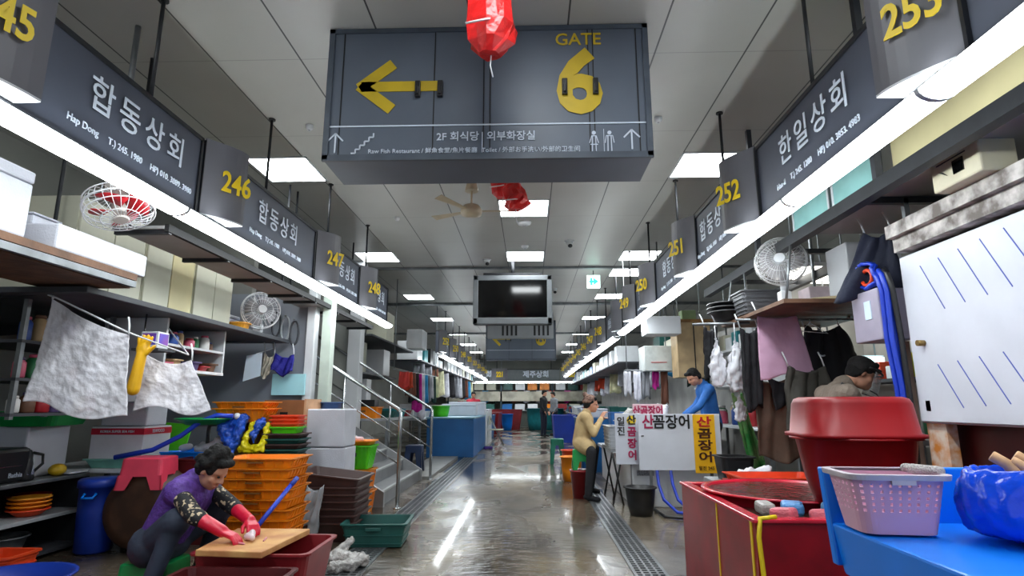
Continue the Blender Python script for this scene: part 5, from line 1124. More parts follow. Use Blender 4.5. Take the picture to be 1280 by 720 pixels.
sackbag('white plastic bag hanging low over the netting', (1.86, 5.25, 1.04), .14, .24, whitecl, 3)
r_ = thing('hanging_rail', 'steel rail from which the white bags hang', 'rail', (1.7, 5.25, 1.9)); MB().cyl((1.5, 5.3, 1.915), (1.98, 5.2, 1.915), .012, n=8).build('bar', galv, r_); MB().cyl((1.97, 5.2, 1.91), (1.97, 5.2, 2.37), .01, n=6).build('rod', galv, r_)
hang_sheet('black_bag', 'black cloth bag hanging behind the white plastic bags', (1.64, 5.42, 1.91), (1.75, 5.42, 1.91), (1.63, 5.42, 1.42), (1.74, 5.42, 1.40), blackcl, 'bag', amp=.02, seed=14, solid=.03)
hang_sheet('hanging_net', 'green and tan netting hanging behind the white bags', (1.88, 5.5, 1.3), (1.97, 5.5, 1.3), (2.0, 5.5, .62), (2.12, 5.5, .62), mat('net_green', hexc('#7a8a5a'), .8, col2=hexc('#2f8a3c'), scale=5, bump=.6), 'net', amp=.03, seed=15, solid=.02)
# beige cabinet and clutter behind
r_ = thing('wooden_cabinet', 'beige wooden cabinet with a flat top beyond the white bags', 'cabinet', (2.5, 9.1, 0)); MB().box(2.27, 2.78, 8.9, 9.3, 1.60, 2.44).build('cabinet_body', mat('beige_wood', hexc('#c0a57c'), .6, var=.15, scale=4), r_); MB().box(2.21, 2.84, 8.85, 9.35, 2.44, 2.48).build('cabinet_top', wood, r_)
for x in (2.35, 2.7): MB().cyl((x, 9.1, 2.48), (x, 9.1, CZ), .012, n=6).build('rod', galv, r_)
MB().box(2.52, 2.535, 8.89, 8.9, 1.61, 2.43).build('door_gap', inkblk, r_)
simple_box('small green box on top of the beige wooden cabinet', (2.5, 9.1, 2.482), (.22, .2, .16), mat('moss_box', hexc('#7a9068'), .6), lidm=None)
simple_box('light grey box hung beyond the beige wooden cabinet', (1.96, 8.6, 2.2), (.5, .4, .26), lgrey, 'vent_box')
MB().cyl((1.96, 8.6, 2.46), (1.96, 8.6, CZ), .012, n=6).build('rod', galv, bpy.data.objects['vent_box'])

# ================================================================ eel stall: counter, boards
r_ = thing('stall_counter', 'white tiled counter of the eel stall along the right of the aisle', 'counter', (1.9, 8.4, 0))
MB().box(1.22, 2.3, 7.25, 10.2, 0, .50).build('counter_body', white_p, r_, bevel=.01); MB().box(1.16, 2.36, 7.2, 10.25, .50, .55).build('counter_top', lgrey, r_, bevel=.01)
MB().box(1.28, 1.48, 7.24, 7.25, .36, .42).build('vent_panel', mat('vent_speckle', hexc('#8a8d94'), .5, scale=90, var=.3), r_)
rect_tub('fish_tank', 'white tank on the eel stall counter behind the sign boards', 'tank', (1.85, 7.75, .55), .42, .38, .42, white_p, contents=water)
def sign_board(name, label, x0, x1, y, z0, z1, m, cat='sign', th=.02):
    r_ = thing(name, label, cat, ((x0 + x1) / 2, y, z0)); MB().box(x0, x1, y, y + th, z0, z1).build('panel', m, r_, bevel=.003); return r_
sb = sign_board('sign_board', 'large white sign board reading 산 꼼장어 in front of the eel stall', 1.27, 2.22, 6.98, .45, 1.085, white_pl)
for x in (1.4, 2.1): MB().box(x - .015, x + .015, 7.0, 7.03, 0, 1.0).build('post', galv, sb)
text('lettering', '산', .17, (1.385, 6.975, .985), (1, 0, 0), (0, 0, 1), inkmag, sb, bold=.004, sx=.9)
text('lettering', '꼼장어', .17, (1.66, 6.975, .985), (1, 0, 0), (0, 0, 1), inkblk, sb, bold=.004, sx=.95)
MB().box(1.30, 1.33, 6.972, 6.98, .83, .84).build('latch', inkblk, sb)
yb = sign_board('sign_banner', 'yellow vertical banner reading 산곰장어 on the large white sign board', 1.905, 2.155, 6.965, .42, 1.08, sheety, th=.012)
for k, ch in enumerate('산곰장어'): text('lettering', ch, .125, (2.03, 6.960, .99 - .132 * k), (1, 0, 0), (0, 0, 1), inkred if k == 0 else mat('ink_brown', hexc('#4a2010'), .5), yb, bold=.003, sx=1.5)
text('lettering', '일진 245', .05, (2.03, 6.960, .475), (1, 0, 0), (0, 0, 1), mat('ink_brown', hexc('#4a2010')), yb)
s2 = sign_board('sign_board', 'narrow white sign board reading 일진 산곰장어 left of the large one', 1.02, 1.32, 7.12, .50, 1.09, white_pl)
MB().box(1.19, 1.205, 7.14, 7.16, 0, .9).build('post', galv, s2)
for k, ch in enumerate('일진'): text('lettering', ch, .11, (1.09, 7.115, .99 - .115 * k), (1, 0, 0), (0, 0, 1), inkblk, s2, bold=.002)
MB().lathe([(.055, 0), (.055, .003)], (0, 0, 0), 24).build('yellow_disc', ytape, s2)
_d = [o for o in s2.children if o.name.startswith('yellow_disc')][0]
_d.data = _d.data.copy()
for v_ in _d.data.vertices: v_.co = Vector(v_.co) + wloc(s2); q = v_.co.copy(); v_.co = Vector((1.215 + q.x, 7.117 - q.z, 1.01 + q.y)) - wloc(s2)
for k, ch in enumerate('산곰장어'): text('lettering', ch, .12, (1.215, 7.112, 1.005 - .135 * k), (1, 0, 0), (0, 0, 1), inkblk if k == 0 else inkmag, s2, bold=.004)
s3 = sign_board('sign_board', 'pink sign strip reading 산곰장어 above the white sign boards', 1.27, 1.64, 7.3, 1.02, 1.20, mat('pink_sign', hexc('#e8c4cc'), .5))
text('lettering', '산곰장어', .12, (1.455, 7.295, 1.115), (1, 0, 0), (0, 0, 1), inkmag, s3, bold=.004, sx=.85)
MB().box(1.44, 1.46, 7.32, 7.34, .55, 1.1).build('post', galv, s3)
simple_box('wine red ledge board on the eel stall beside the pink sign', (1.95, 7.45, .975), (.75, .2, .05), maroon_r, 'ledge', 'board')
# black bucket, hoses
b = thing('water_bucket', 'black bucket on the floor in front of the eel stall counter', 'bucket', (0, 0, 0)); MB().basin(.12, .165, 0, .30, n=28).build('shell', black, b); move(b, (1.22, 6.75, 0))
for k in range(2):
    r_ = thing('water_hose', 'blue hose looping from under the white sign board to the floor, %s one' % ('left', 'right')[k], 'hose', (1.5, 6.9, 0), 'blue floor hoses'); x = 1.48 + .16 * k
    MB().tube([(x, 7.06, .46), (x, 7.0, .3), (x + .03, 6.9, .14), (x + .14, 6.75 + .05 * k, .03), (x + .35, 6.66 + .06 * k, .02), (x + .75, 6.62 + .06 * k, .02)], .018, n=10).build('hose', blueframe, r_)
r_ = thing('water_hose', 'black hose lying on the floor beside the black bucket', 'hose', (1.4, 6.7, 0)); MB().tube([(1.42, 7.1, .02), (1.44, 6.55, .02), (1.6, 6.5, .02), (2.2, 6.48, .02)], .016, n=8).build('hose', black, r_)
rect_tub('fish_tub', 'black tub behind the far corner of the red tank', 'tub', (1.80, 5.35, .55), .14, .14, .2, black)
simple_box('low grey block under the black tub', (1.85, 5.35, 0), (.5, .5, .545), grey, 'concrete_block', 'block')
# netting, orange tray near red tank
for i in range(2): crate('flat_crate', 'flat red-orange crate behind the red tank, %s one' % ('lower', 'upper')[i], (1.82, 4.55, .56 + .05 * i), .3, .2, .07, redor, 'flat red-orange crates')
simple_box('grey plinth under the flat red-orange crates', (1.82, 4.55, 0), (.55, .36, .555), grey, 'concrete_block', 'block')
blob('plastic_bag', 'white crumpled bag beside the flat red-orange crates', 'bag', [((1.62, 4.8, .60), (1.75, 4.85, .66), .07, .06), ((1.8, 4.85, .64), (1.9, 4.85, .7), .06, .04)], whitecl)
# folding stand (black legs) at the aisle side
r_ = thing('folding_stand', 'dark folding stand with grey tray on the aisle side of the eel stall', 'stand', (1.02, 7.7, 0))
MB().box(1.0, 1.14, 7.4, 8.3, .62, .66).build('stand_top', grey, r_)
for y in (7.45, 8.25):
    MB().cyl((1.01, y - .06, .62), (1.13, y - .06, 0), .012, n=8).build('leg', black, r_); MB().cyl((1.13, y - .09, .62), (1.0, y - .09, 0), .012, n=8).build('leg', black, r_)
rect_tub('wire_crate', 'pale grey perforated crate on the folding stand', 'crate', (1.07, 7.85, .662), .065, .3, .26, lgrey, ribs=5, r=.02)
# stool tower etc.
b = thing('water_bucket', 'dark red bucket carrying the bright green stool', 'bucket', (0, 0, 0)); MB().lathe([(.12, 0), (.15, .33), (.16, .33), (.16, .355), (0.01, .357)], (0, 0, 0), 28, c0=True, c1=True).build('shell', maroon_r, b); move(b, (.68, 7.93, 0))
stool('plastic_stool', 'bright green plastic stool set on the dark red bucket', (.69, 7.95, .358), .27, .25, green)
stool('plastic_stool', 'tall teal green stool further up the right side of the aisle', (.56, 12.3, 0), .3, .5, mat('teal_stool', hexc('#147a60'), .4))
b = thing('water_bucket', 'orange bucket behind the seated person, nearer one', 'bucket', (0, 0, 0)); MB().basin(.13, .17, 0, .38, n=24).build('shell', orange, b); move(b, (.66, 9.6, 0))
b = thing('water_bucket', 'orange-brown bucket behind the seated person, farther one', 'bucket', (0, 0, 0)); MB().basin(.13, .17, 0, .42, n=24).build('shell', redor, b); move(b, (.72, 10.4, 0))
# ================================================================ red tank in the right foreground
r_ = thing('fish_tank', 'large red square tank with water at the lower right of the aisle', 'tank', (1.5, 3.5, 0))
X0, X1, Y0, Y1, ZT = 1.04, 2.12, 2.86, 4.18, .66
t = MB(); W = .05
t.box(X0, X1, Y0, Y0 + W, 0, ZT).box(X0, X1, Y1 - W, Y1, 0, ZT).box(X0, X0 + W, Y0 + W, Y1 - W, 0, ZT).box(X1 - W, X1, Y0 + W, Y1 - W, 0, ZT); t.build('tank_wall', redtank, r_)
rim = MB(); q = .012
for (a, b_, c_, d_) in ((X0 - q, X1 + q, Y0 - q, Y0 + W), (X0 - q, X1 + q, Y1 - W, Y1 + q), (X0 - q, X0 + W, Y0 + W, Y1 - W), (X1 - W, X1 + q, Y0 + W, Y1 - W)): rim.box(a, b_, c_, d_, ZT, ZT + .018)
rim.build('rim', mat('red_rim', hexc('#d02038'), .2), r_, bevel=.005)
MB().box(X0 + W, X1 - W, Y0 + W, Y1 - W, .05, .64).build('water', water, r_)
MB().box(X0 - .004, X0, 2.90, 2.925, .0, ZT).box(X0 - .004, X0 + .05, 3.42, 3.435, .0, ZT).build('yellow_strap', ytape, r_)
r_2 = thing('yellow_tape', 'yellow tape strip running down the near corner of the red tank', 'tape', (1.06, 2.85, 0)); MB().tube([(1.14, 2.87, .685), (1.06, 2.85, .682), (1.045, 2.843, .60), (1.055, 2.84, .4), (1.05, 2.84, .2), (1.06, 2.84, .01)], .012, n=6).build('strip', ytape, r_2)
b = thing('round_basin', 'round red basin with dark water set into the far half of the red tank', 'basin', (0, 0, 0)); MB().basin(.40, .47, 0, .10, n=40, wall=.02).build('shell', mat('red_rim', hexc('#d02038')), b); MB().lathe([(.455, .085), (.455, .088)], (0, 0, 0), 36).build('water', water, b); move(b, (1.54, 3.68, .60))
rn = random.Random(5)
for i, (x, y, s, nm, h_) in enumerate(((1.24, 3.02, .08, 'pink', '#e06a78'), (1.42, 2.99, .09, 'pink', '#e06a78'), (1.36, 3.20, .075, 'blue', '#5a9ad8'), (1.56, 3.12, .10, 'blue', '#5a9ad8'), (1.22, 3.2, .07, 'clear', '#b0a8a4'), (1.66, 3.0, .08, 'pink', '#e06a78'))):
    r_ = thing('wrapped_packet', '%s wrapped packet floating in the near corner of the red tank, %s' % (nm, ('left front', 'middle front', 'middle', 'right', 'left rear', 'right front')[i]), 'packet', (x, y, .64), 'packets in the red tank')
    b = MB(); b.obox((x, y, .672), (s * 1.45, s * 1.15, .06), (rn.uniform(-.2, .2), rn.uniform(-.2, .2), rn.uniform(0, 3))); b.build('packet', mat('packet_' + nm, hexc(h_), .3, var=.1, scale=20, bump=.4), r_, bevel=.018)
# red tubs, one turned over the other
b = thing('rubber_tub', 'large red rubber tub standing on the red tank edge, lower one', 'tub', (0, 0, 0)); MB().basin(.22, .295, 0, .35, n=36, wall=.015, lip=.03, sy=.8).build('shell', red, b)
move(b, (1.72, 3.20, .679))
b = thing('rubber_tub', 'red rubber tub turned upside down on top of the other red tub', 'tub', (0, 0, 0))
n = 8; L = lambda x, y, z: rr(x, y, .13, z, 6)
MB().loft([L(.300, .24, 0), L(.300, .24, .018), L(.278, .225, .022), L(.262, .21, .17), L(.252, .20, .195), L(.23, .18, .205)], True, True, smooth=True).build('shell', red, b); move(b, (1.71, 3.20, 1.03), R(-4))
# blue table, basket, blue bag
r_ = thing('blue_table', 'bright blue plastic table in the lower right corner', 'table', (1.4, 1.5, 0))
BZ = .845
MB().hexa([(.94, .9, .70), (1.95, .9, .70), (1.95, 1.89, .70), (.94, 1.89, .70)], [(.92, .88, BZ), (1.97, .88, BZ), (1.97, 1.91, BZ), (.92, 1.91, BZ)]).build('table_top', blue, r_, bevel=.008)
MB().hexa([(.92, 1.885, BZ - .12), (1.9, 1.885, BZ - .12), (1.9, 1.915, BZ - .12), (.92, 1.915, BZ - .12)], [(.91, 1.905, 1.005), (1.9, 1.905, 1.005), (1.9, 1.935, 1.005), (.91, 1.935, 1.005)]).build('rear_edge', blue, r_, bevel=.005)
for x, y in ((.97, .94), (1.92, .94), (.97, 1.80), (1.92, 1.80)): MB().hexa([(x - .06, y - .05, 0), (x + .06, y - .05, 0), (x + .06, y + .05, 0), (x - .06, y + .05, 0)], [(x - .03, y - .04, .70), (x + .09 if x < 1 else x + .03, y - .04, .70), (x + .09 if x < 1 else x + .03, y + .04, .70), (x - .03, y + .04, .70)]).build('leg', blue, r_)
# perforated basket: real holes in its walls
def perf_basket(label, c, hx, hy, h, m, rotz):
    r_ = thing('perforated_basket', label, 'basket', (0, 0, 0)); NZ = 18; per = []
    def ring(hx_, hy_, z):
        base = rr(hx_, hy_, .035, z, 4); pts = []
        L_ = [0]
        for i in range(len(base)):
            a = Vector(base[i]); b_ = Vector(base[(i + 1) % len(base)]); L_.append(L_[-1] + (b_ - a).length)
        N_ = 96
        for k in range(N_):
            d = L_[-1] * k / N_
            i = max(j for j in range(len(base)) if L_[j] <= d); a = Vector(base[i]); b_ = Vector(base[(i + 1) % len(base)]); seg = L_[i + 1] - L_[i]
            pts.append(tuple(a.lerp(b_, (d - L_[i]) / seg if seg > 1e-9 else 0)))
        return pts
    rings = [ring(hx * (.80 + .20 * j / NZ), hy * (.80 + .20 * j / NZ), .004 + (h - .012) * j / NZ) for j in range(NZ + 1)]
    sk = lambda i, k: (7 <= i <= 15 and i % 2 == 1 and k % 3 == 1)
    MB().loft(rings, True, False, skip=sk).build('basket_wall', m, r_, solid=.004)
    MB().loft([rr(hx, hy, .035, h - .012, 6), rr(hx + .014, hy + .014, .04, h - .012, 6), rr(hx + .016, hy + .016, .04, h, 6), rr(hx - .003, hy - .003, .035, h, 6)], False, False).build('rim', mat('rim_pale', hexc('#d0c4cc'), .4), r_, solid=.003)
    for s in (-1, 1): MB().obox((0, s * (hy + .010), h - .018), (hx * .5, .01, .014)).build('handle', mat('rim_pale', hexc('#d0c4cc')), r_)
    move(r_, c, rotz); return r_
perf_basket('pink perforated plastic basket standing on the blue table', (1.02, 1.77, BZ + .003), .122, .095, .16, pink, R(-5))
blob('kitchen_towel', 'rolled white towel on the rim of the pink basket', 'towel', [((1.08, 1.73, 1.02), (1.15, 1.72, 1.016), .016, .014), ((1.08, 1.76, 1.02), (1.15, 1.75, 1.012), .015, .012)], mat('towel_white', hexc('#e0d8d4'), .9, bump=.8, bscale=200), vox=.005)
r_ = thing('blue_bag', 'bulging bright blue plastic sack on the blue table beside the pink basket', 'bag', (1.5, 1.6, BZ))
MB().loft([[(1.385 + .25 * k * math.cos(a) * (1 + .05 * math.sin(5 * a + z * 30)), 1.62 + .17 * k * math.sin(a) * (1 + .06 * math.sin(4 * a + z * 20)), BZ + .002 + z * 1.12) for a in [2 * math.pi * q / 40 for q in range(40)]] for z, k in ((0, .80), (.03, .95), (.08, 1.03), (.13, 1.0), (.16, .92), (.172, .84), (.165, .76), (.12, .70))], True, True, True).build('bag_body', bluebag, r_, subd=2); crumple(r_.children[0], .022)
for k, (x, y, an) in enumerate(((1.29, 1.66, .5), (1.325, 1.64, .9), (1.37, 1.68, .4), (1.41, 1.64, .7))):
    r_ = thing('wooden_stick', 'pale wooden stick end poking from the blue sack, %s from the left' % ('first', 'second', 'third', 'fourth')[k], 'handle', (x, y, .99), 'sticks in the blue sack')
    MB().tube([(x + .05 * an, y - .03, .98), (x, y, 1.04 - .012 * (k % 2)), (x - .025, y + .02, 1.062 - .012 * (k % 2))], .015, n=10).build('stick', mat('stick_wood', hexc('#d8a878'), .6, var=.15, scale=12), r_, bevel=.004)
# ================================================================ far right stalls
shelf_unit('overhead shelf of the far right row, first length', 2.6, 3.3, 9.6, 13.0, 2.12, zt=CZ, m=lgrey)
shelf_unit('overhead shelf of the far right row, middle length', 2.0, 3.2, 13.3, 20.0, 2.12, zt=CZ)
shelf_unit('overhead shelf of the far right row, last length', 2.0, 3.2, 20.3, 28.6, 2.12, zt=CZ)
struct(MB().box(3.5, 3.56, 7.0, 28.6, 0, 2.5).build('wall_stall_right_rear', mat('stall_wall', hexc('#a8a6a2'))))
simple_box('wide white storage cabinet hanging under the strip lights beyond the eel stall', (2.35, 9.6, 1.72), (1.0, .5, .4), mat('white_cab', hexc('#cfd6d4'), .4), 'wall_cabinet', 'cabinet'); _r = bpy.data.objects['wall_cabinet.004'] if 'wall_cabinet.004' in bpy.data.objects else None
for o in list(bpy.data.objects):
    if o.get('label', '').startswith('wide white storage cabinet'):
        MB().box(2.34, 2.345, 9.345, 9.35, 1.73, 2.11).build('door_gap', inkblk, o); MB().box(1.95, 2.2, 9.34, 9.35, 1.85, 1.86).build('red_line', inkred, o)
rnd = random.Random(21)
for i in range(19):
    n_, m_ = matset[rnd.choice((0, 5, 6, 0, 8, 1, 3))]; y = 9.95 + .96 * i
    simple_box('%s box on the overhead shelf of the far right row, %s from near end' % (n_, NTH[i]), (2.85 if y < 13.2 else 2.3, y, 2.15), (.5, rnd.uniform(.4, .8), rnd.uniform(.18, .4)), m_, group='boxes on the far right shelf')
table('stall_table', 'long stall table in the far right row', 1.55, 3.2, 10.6, 18.8, .85, grey)
table('stall_table', 'second long stall table in the far right row', 1.7, 3.2, 19.2, 28.0, .85, grey)
for i in range(17):
    n_, m_ = matset[rnd.choice((1, 2, 3, 4, 0, 0, 8))]; y = 10.95 + 1.0 * i
    rect_tub('fish_tub', '%s tub on the far right tables, %s from near end' % (n_, NTH[i]), 'tub', (1.95, y, .85), .24, .3, rnd.uniform(.12, .3), m_, 'tubs on the far right tables')
for i in range(18):
    n_, h_ = cols[rnd.choice((5, 7, 8, 5, 7, 9, 10, 3, 8, 6, 1))]; y = 9.8 + 1.0 * i
    o = hang_sheet('hanging_apron', '%s cloth hanging under the far right overhead shelf, %s from near end' % (n_, NTH[i]), (2.65 - .1 * (i % 3), y, 2.1), (2.95 - .1 * (i % 3), y, 2.1), (2.62 - .1 * (i % 3), y, 1.5 + .2 * (i % 2)), (2.98 - .1 * (i % 3), y, 1.55 + .2 * (i % 2)), MATS['apron_' + n_.replace(' ', '_').replace('-', '_')], 'cloth', amp=.02, seed=i + 60, nu=10, nv=6, pin=False, solid=.01, sag=.01); o['group'] = 'cloths in the far right row'
rect_tub('fish_tank', 'blue tank low against the far right row', 'tank', (1.1, 19.5, 0), .35, .8, .85, blue_d)
rect_tub('fish_tank', 'blue lidded tank on the near end of the far right row', 'tank', (1.2, 11.4, 0), .3, .7, .95, blue_t)
foam_box('foam_box', 'white foam box on the low blue tank of the far right row', (1.2, 11.3, .953), .5, .6, .16)
rect_tub('fish_tank', 'blue topped tub on the eel stall counter', 'tub', (1.5, 9.72, .55), .2, .18, .52, mat('blue_top', hexc('#2f6db8'), .4))
blob('vegetable_heap', 'yellow-green vegetables piled at the far end of the eel stall', 'vegetables', [((1.6, 10.08, .65), (1.8, 10.08, .66), .09, .09), ((1.78, 10.05, .72), (1.95, 10.08, .7), .08, .08)], mat('veg', hexc('#c8d890'), .6, var=.3, scale=20, col2=hexc('#5a8a3a'), bump=.6))
# items in the depth of the near right stall
table('stall_table', 'grey work table inside the right stall behind the red tank', 2.75, 3.5, 4.3, 6.3, .95, grey)
for i in range(9):
    jar('%s jar on the work table inside the right stall, %s from near end' % (cn[(i * 3 + 2) % 8], NTH[i]), (3.0 + .1 * (i % 2), 4.45 + .2 * i, .95), .06, .2 + .05 * (i % 3), (i * 3 + 2) % 8, 'jars in the right stall', (i) % 8)
shelf_unit('shelf on the inner wall of the right stall', 3.3, 3.68, 4.0, 6.4, 1.4, posts=False)
for i in range(10):
    n_, m_ = [('yellow', yellow), ('cyan', mat('cyan_p', hexc('#6ac8d8'), .4)), ('white', white_p), ('green', green), ('red', redor)][(i * 2) % 5]
    simple_box('%s packet on the inner wall shelf of the right stall, %s from near end' % (n_, NTH[i]), (3.45, 4.15 + .23 * i, 1.43), (.16, .15, .12 + .05 * (i % 3)), m_, 'packet', 'packet', group='packets in the right stall')

# dense goods of the stall beyond the eel counter
shelf_unit('white shelf on the wall above the eel stall counter', 2.9, 3.45, 7.3, 10.4, 1.45, m=white_p, posts=False)
shelf_unit('upper white shelf on the wall above the eel stall counter', 2.9, 3.45, 7.3, 9.4, 1.95, m=white_p, posts=False)
for i in range(10):
    n_, m_ = matset[(0, 8, 0, 5, 1, 0, 6, 0, 3, 5)[i]]
    simple_box('%s carton on the lower wall shelf behind the eel stall, %s from near end' % (n_, NTH[i]), (3.1, 7.5 + .29 * i, 1.48), (.3, .22, .16 + .05 * (i % 3)), m_, group='cartons behind the eel stall')
for i in range(7):
    n_, m_ = matset[(0, 5, 0, 8, 0, 6, 0)[i]]
    simple_box('%s carton on the upper wall shelf behind the eel stall, %s from near end' % (n_, NTH[i]), (3.1, 7.5 + .28 * i, 1.98), (.32, .23, .18 + .06 * (i % 2)), m_, group='cartons behind the eel stall')
table('stall_table', 'narrow white back table of the eel stall', 2.9, 3.45, 7.3, 10.4, .9, white_p)
for i in range(9):
    jar('%s jar on the narrow back table of the eel stall, %s from near end' % (cn[(i * 3) % 8], NTH[i]), (3.05 + .1 * (i % 2), 7.5 + .32 * i, .90), .08, .22 + .05 * (i % 3), (i * 3) % 8, 'jars behind the eel stall', 0)
r_ = thing('clothes_rail', 'steel rail with cloths over the eel stall counter', 'rail', (1.9, 9.0, 1.75)); MB().cyl((1.55, 9.6, 1.74), (2.3, 9.6, 1.74), .01, n=8).cyl((1.6, 9.6, 1.74), (1.6, 9.6, CZ), .008, n=6).cyl((2.25, 9.6, 1.74), (2.25, 9.6, CZ), .008, n=6).build('bar', galv, r_)
for i, (n_, x, w_, z1) in enumerate((('pale', 1.60, .12, 1.35), ('white', 1.76, .12, 1.25), ('grey', 1.9, .13, 1.30), ('magenta', 2.06, .09, 1.45), ('brown', 2.2, .12, 1.2))):
    o = hang_sheet('hanging_cloth', '%s cloth on the rail over the eel stall counter' % n_, (x - .05, 9.6, 1.73), (x + .06, 9.6, 1.73), (x - w_ / 2, 9.6, z1), (x + w_ / 2, 9.6, z1), MATS['apron_' + n_], 'cloth', amp=.02, seed=i + 90, nu=10, nv=8, pin=False, solid=.02, sag=.01); o['group'] = 'cloths over the eel counter'
for i, (x, y, m_, n_) in enumerate(((1.55, 8.6, blue_t, 'blue'), (1.95, 8.7, white_p, 'white'), (1.5, 9.2, lgrey, 'grey'), (2.0, 9.3, greent, 'dark green'))):
    rect_tub('fish_tub', '%s tub standing on the eel stall counter behind the tank' % n_, 'tub', (x, y, .55), .17, .2, .40 + .05 * (i % 2), m_)
blob('plastic_bag', 'white bag bundle standing in the white tub of the eel counter', 'bag', [((1.9, 8.65, .98), (2.0, 8.75, 1.15), .1, .06), ((1.95, 8.7, 1.0), (1.88, 8.72, 1.2), .07, .03)], whitecl, vox=.02)
blob('plastic_bag', 'pale bag bundle standing on the grey tub of the eel counter', 'bag', [((1.45, 9.1, .98), (1.56, 9.15, 1.08), .1, .07)], mat('bag_clearish', hexc('#b9b6b2')), vox=.02)
# ================================================================ people
def hand(b, w, d, nrm, g=1.0, curl=.6, side=1, grow=0.0):
    """palm, four fingers of unequal length with two bends, and a thumb from the side of the palm"""
    w = Vector(w); d = Vector(d).normalized(); nrm = Vector(nrm); nrm = (nrm - d * nrm.dot(d)).normalized(); s = d.cross(nrm) * side
    P = lambda a, l, n_: w + (d * a + s * l + nrm * n_) * g
    for l in (-.027, -.009, .009, .027): b.cap(P(.012, l * .75, 0), P(.085, l, 0), (.016 + grow) * g, (.013 + grow) * g, n=8)
    for l, L_ in ((-.030, .060), (-.010, .072), (.010, .078), (.030, .070)):
        p0 = P(.085, l, 0); a = curl * .7; p1 = p0 + (d * math.cos(a) + nrm * math.sin(a)) * L_ * .5 * g + s * l * .12
        a2 = curl * 1.5; p2 = p1 + (d * math.cos(a2) + nrm * math.sin(a2)) * L_ * .32 * g; a3 = curl * 2.1; p3 = p2 + (d * math.cos(a3) + nrm * math.sin(a3)) * L_ * .22 * g
        b.cap(p0, p1, (.0098 + grow) * g, (.009 + grow) * g, n=8); b.cap(p1, p2, (.009 + grow) * g, (.0085 + grow) * g, n=8); b.cap(p2, p3, (.0085 + grow) * g, (.0075 + grow) * g, n=8)
    t0 = P(.025, .030, .004); t1 = P(.055, .056, .018); t2 = P(.085, .060, .034)
    b.cap(t0, t1, (.014 + grow) * g, (.0115 + grow) * g, n=8); b.cap(t1, t2, (.0115 + grow) * g, (.0095 + grow) * g, n=8)
def head_parts(r_, b, hc, f, u, k=1.0, hairm=None, curly=False, long_=False, hat=None):
    hc = Vector(hc); f = Vector(f).normalized(); u = Vector(u); u = (u - f * u.dot(f)).normalized(); s = f.cross(u)
    rot = Matrix((s, f, u)).transposed()
    P = lambda a, c, d: hc + (s * a + f * c + u * d) * k
    b.ell(P(0, -.008, .025), (.074 * k, .092 * k, .09 * k), rot=rot); b.ell(P(0, .018, -.04), (.058 * k, .066 * k, .07 * k), rot=rot)
    b.cap(P(0, .05, -.085), P(0, .062, -.082), .024 * k, .022 * k)
    b.cap(P(0, .086, .012), P(0, .102, -.022), .009 * k, .014 * k, n=8); b.cap(P(-.014, .088, -.027), P(.014, .088, -.027), .009 * k, .009 * k, n=8)
    for q in (-1, 1):
        b.cap(P(q * .052, .052, .022), P(q * .018, .076, .024), .012 * k, .013 * k, n=8); b.cap(P(q * .04, .05, -.03), P(q * .03, .06, -.035), .022 * k, .02 * k, n=8)
        b.ell(P(q * .076, -.008, -.008), (.010 * k, .018 * k, .030 * k), rot=rot)
    b.cap(P(-.02, .080, -.058), P(.02, .080, -.058), .009 * k, .009 * k, n=8); b.cap(P(-.016, .077, -.069), P(.016, .077, -.069), .009 * k, .009 * k, n=8)
    for q in (-1, 1): MB().ell(P(q * .030, .078, .006), (.012 * k, .008 * k, .007 * k), rot=rot).build('eye', inkblk, r_)
    MB().cap(P(-.02, .0875, -.0635), P(.02, .0875, -.0635), .003 * k, .003 * k, n=6).build('mouth', mat('lip', hexc('#9a4a44'), .5), r_)
    if hairm:
        h = MB(); h.ell(P(0, -.022, .042), (.084 * k, .092 * k, .088 * k), rot=rot); h.ell(P(0, -.055, -.005), (.074 * k, .058 * k, .075 * k), rot=rot)
        for q in (-1, 1): h.cap(P(q * .068, .01, .05), P(q * .070, -.03, -.02), .018 * k, .02 * k)
        h.cap(P(-.045, .052, .085), P(.045, .052, .085), .026 * k, .026 * k)
        if curly:
            rn = random.Random(2)
            for _ in range(70):
                a = rn.uniform(0, 6.28); e = rn.uniform(-.35, 1.5); q = (.094 + rn.uniform(0, .014)) * k
                d = s * math.cos(a) * math.cos(e) + f * math.sin(a) * math.cos(e) * (1.0 if math.sin(a) < .3 else .55) + u * math.sin(e)
                p = hc + u * .035 * k - f * .02 * k + d * q; h.ell(p, (.024 * k,) * 3, n=8, m=6)
        if long_: h.cap(P(0, -.075, .0), P(0, -.085, -.10), .045 * k, .03 * k)
        h.build('hair', hairm, r_, remesh=.0075 * max(1, k), smoothit=2)
    return P, rot
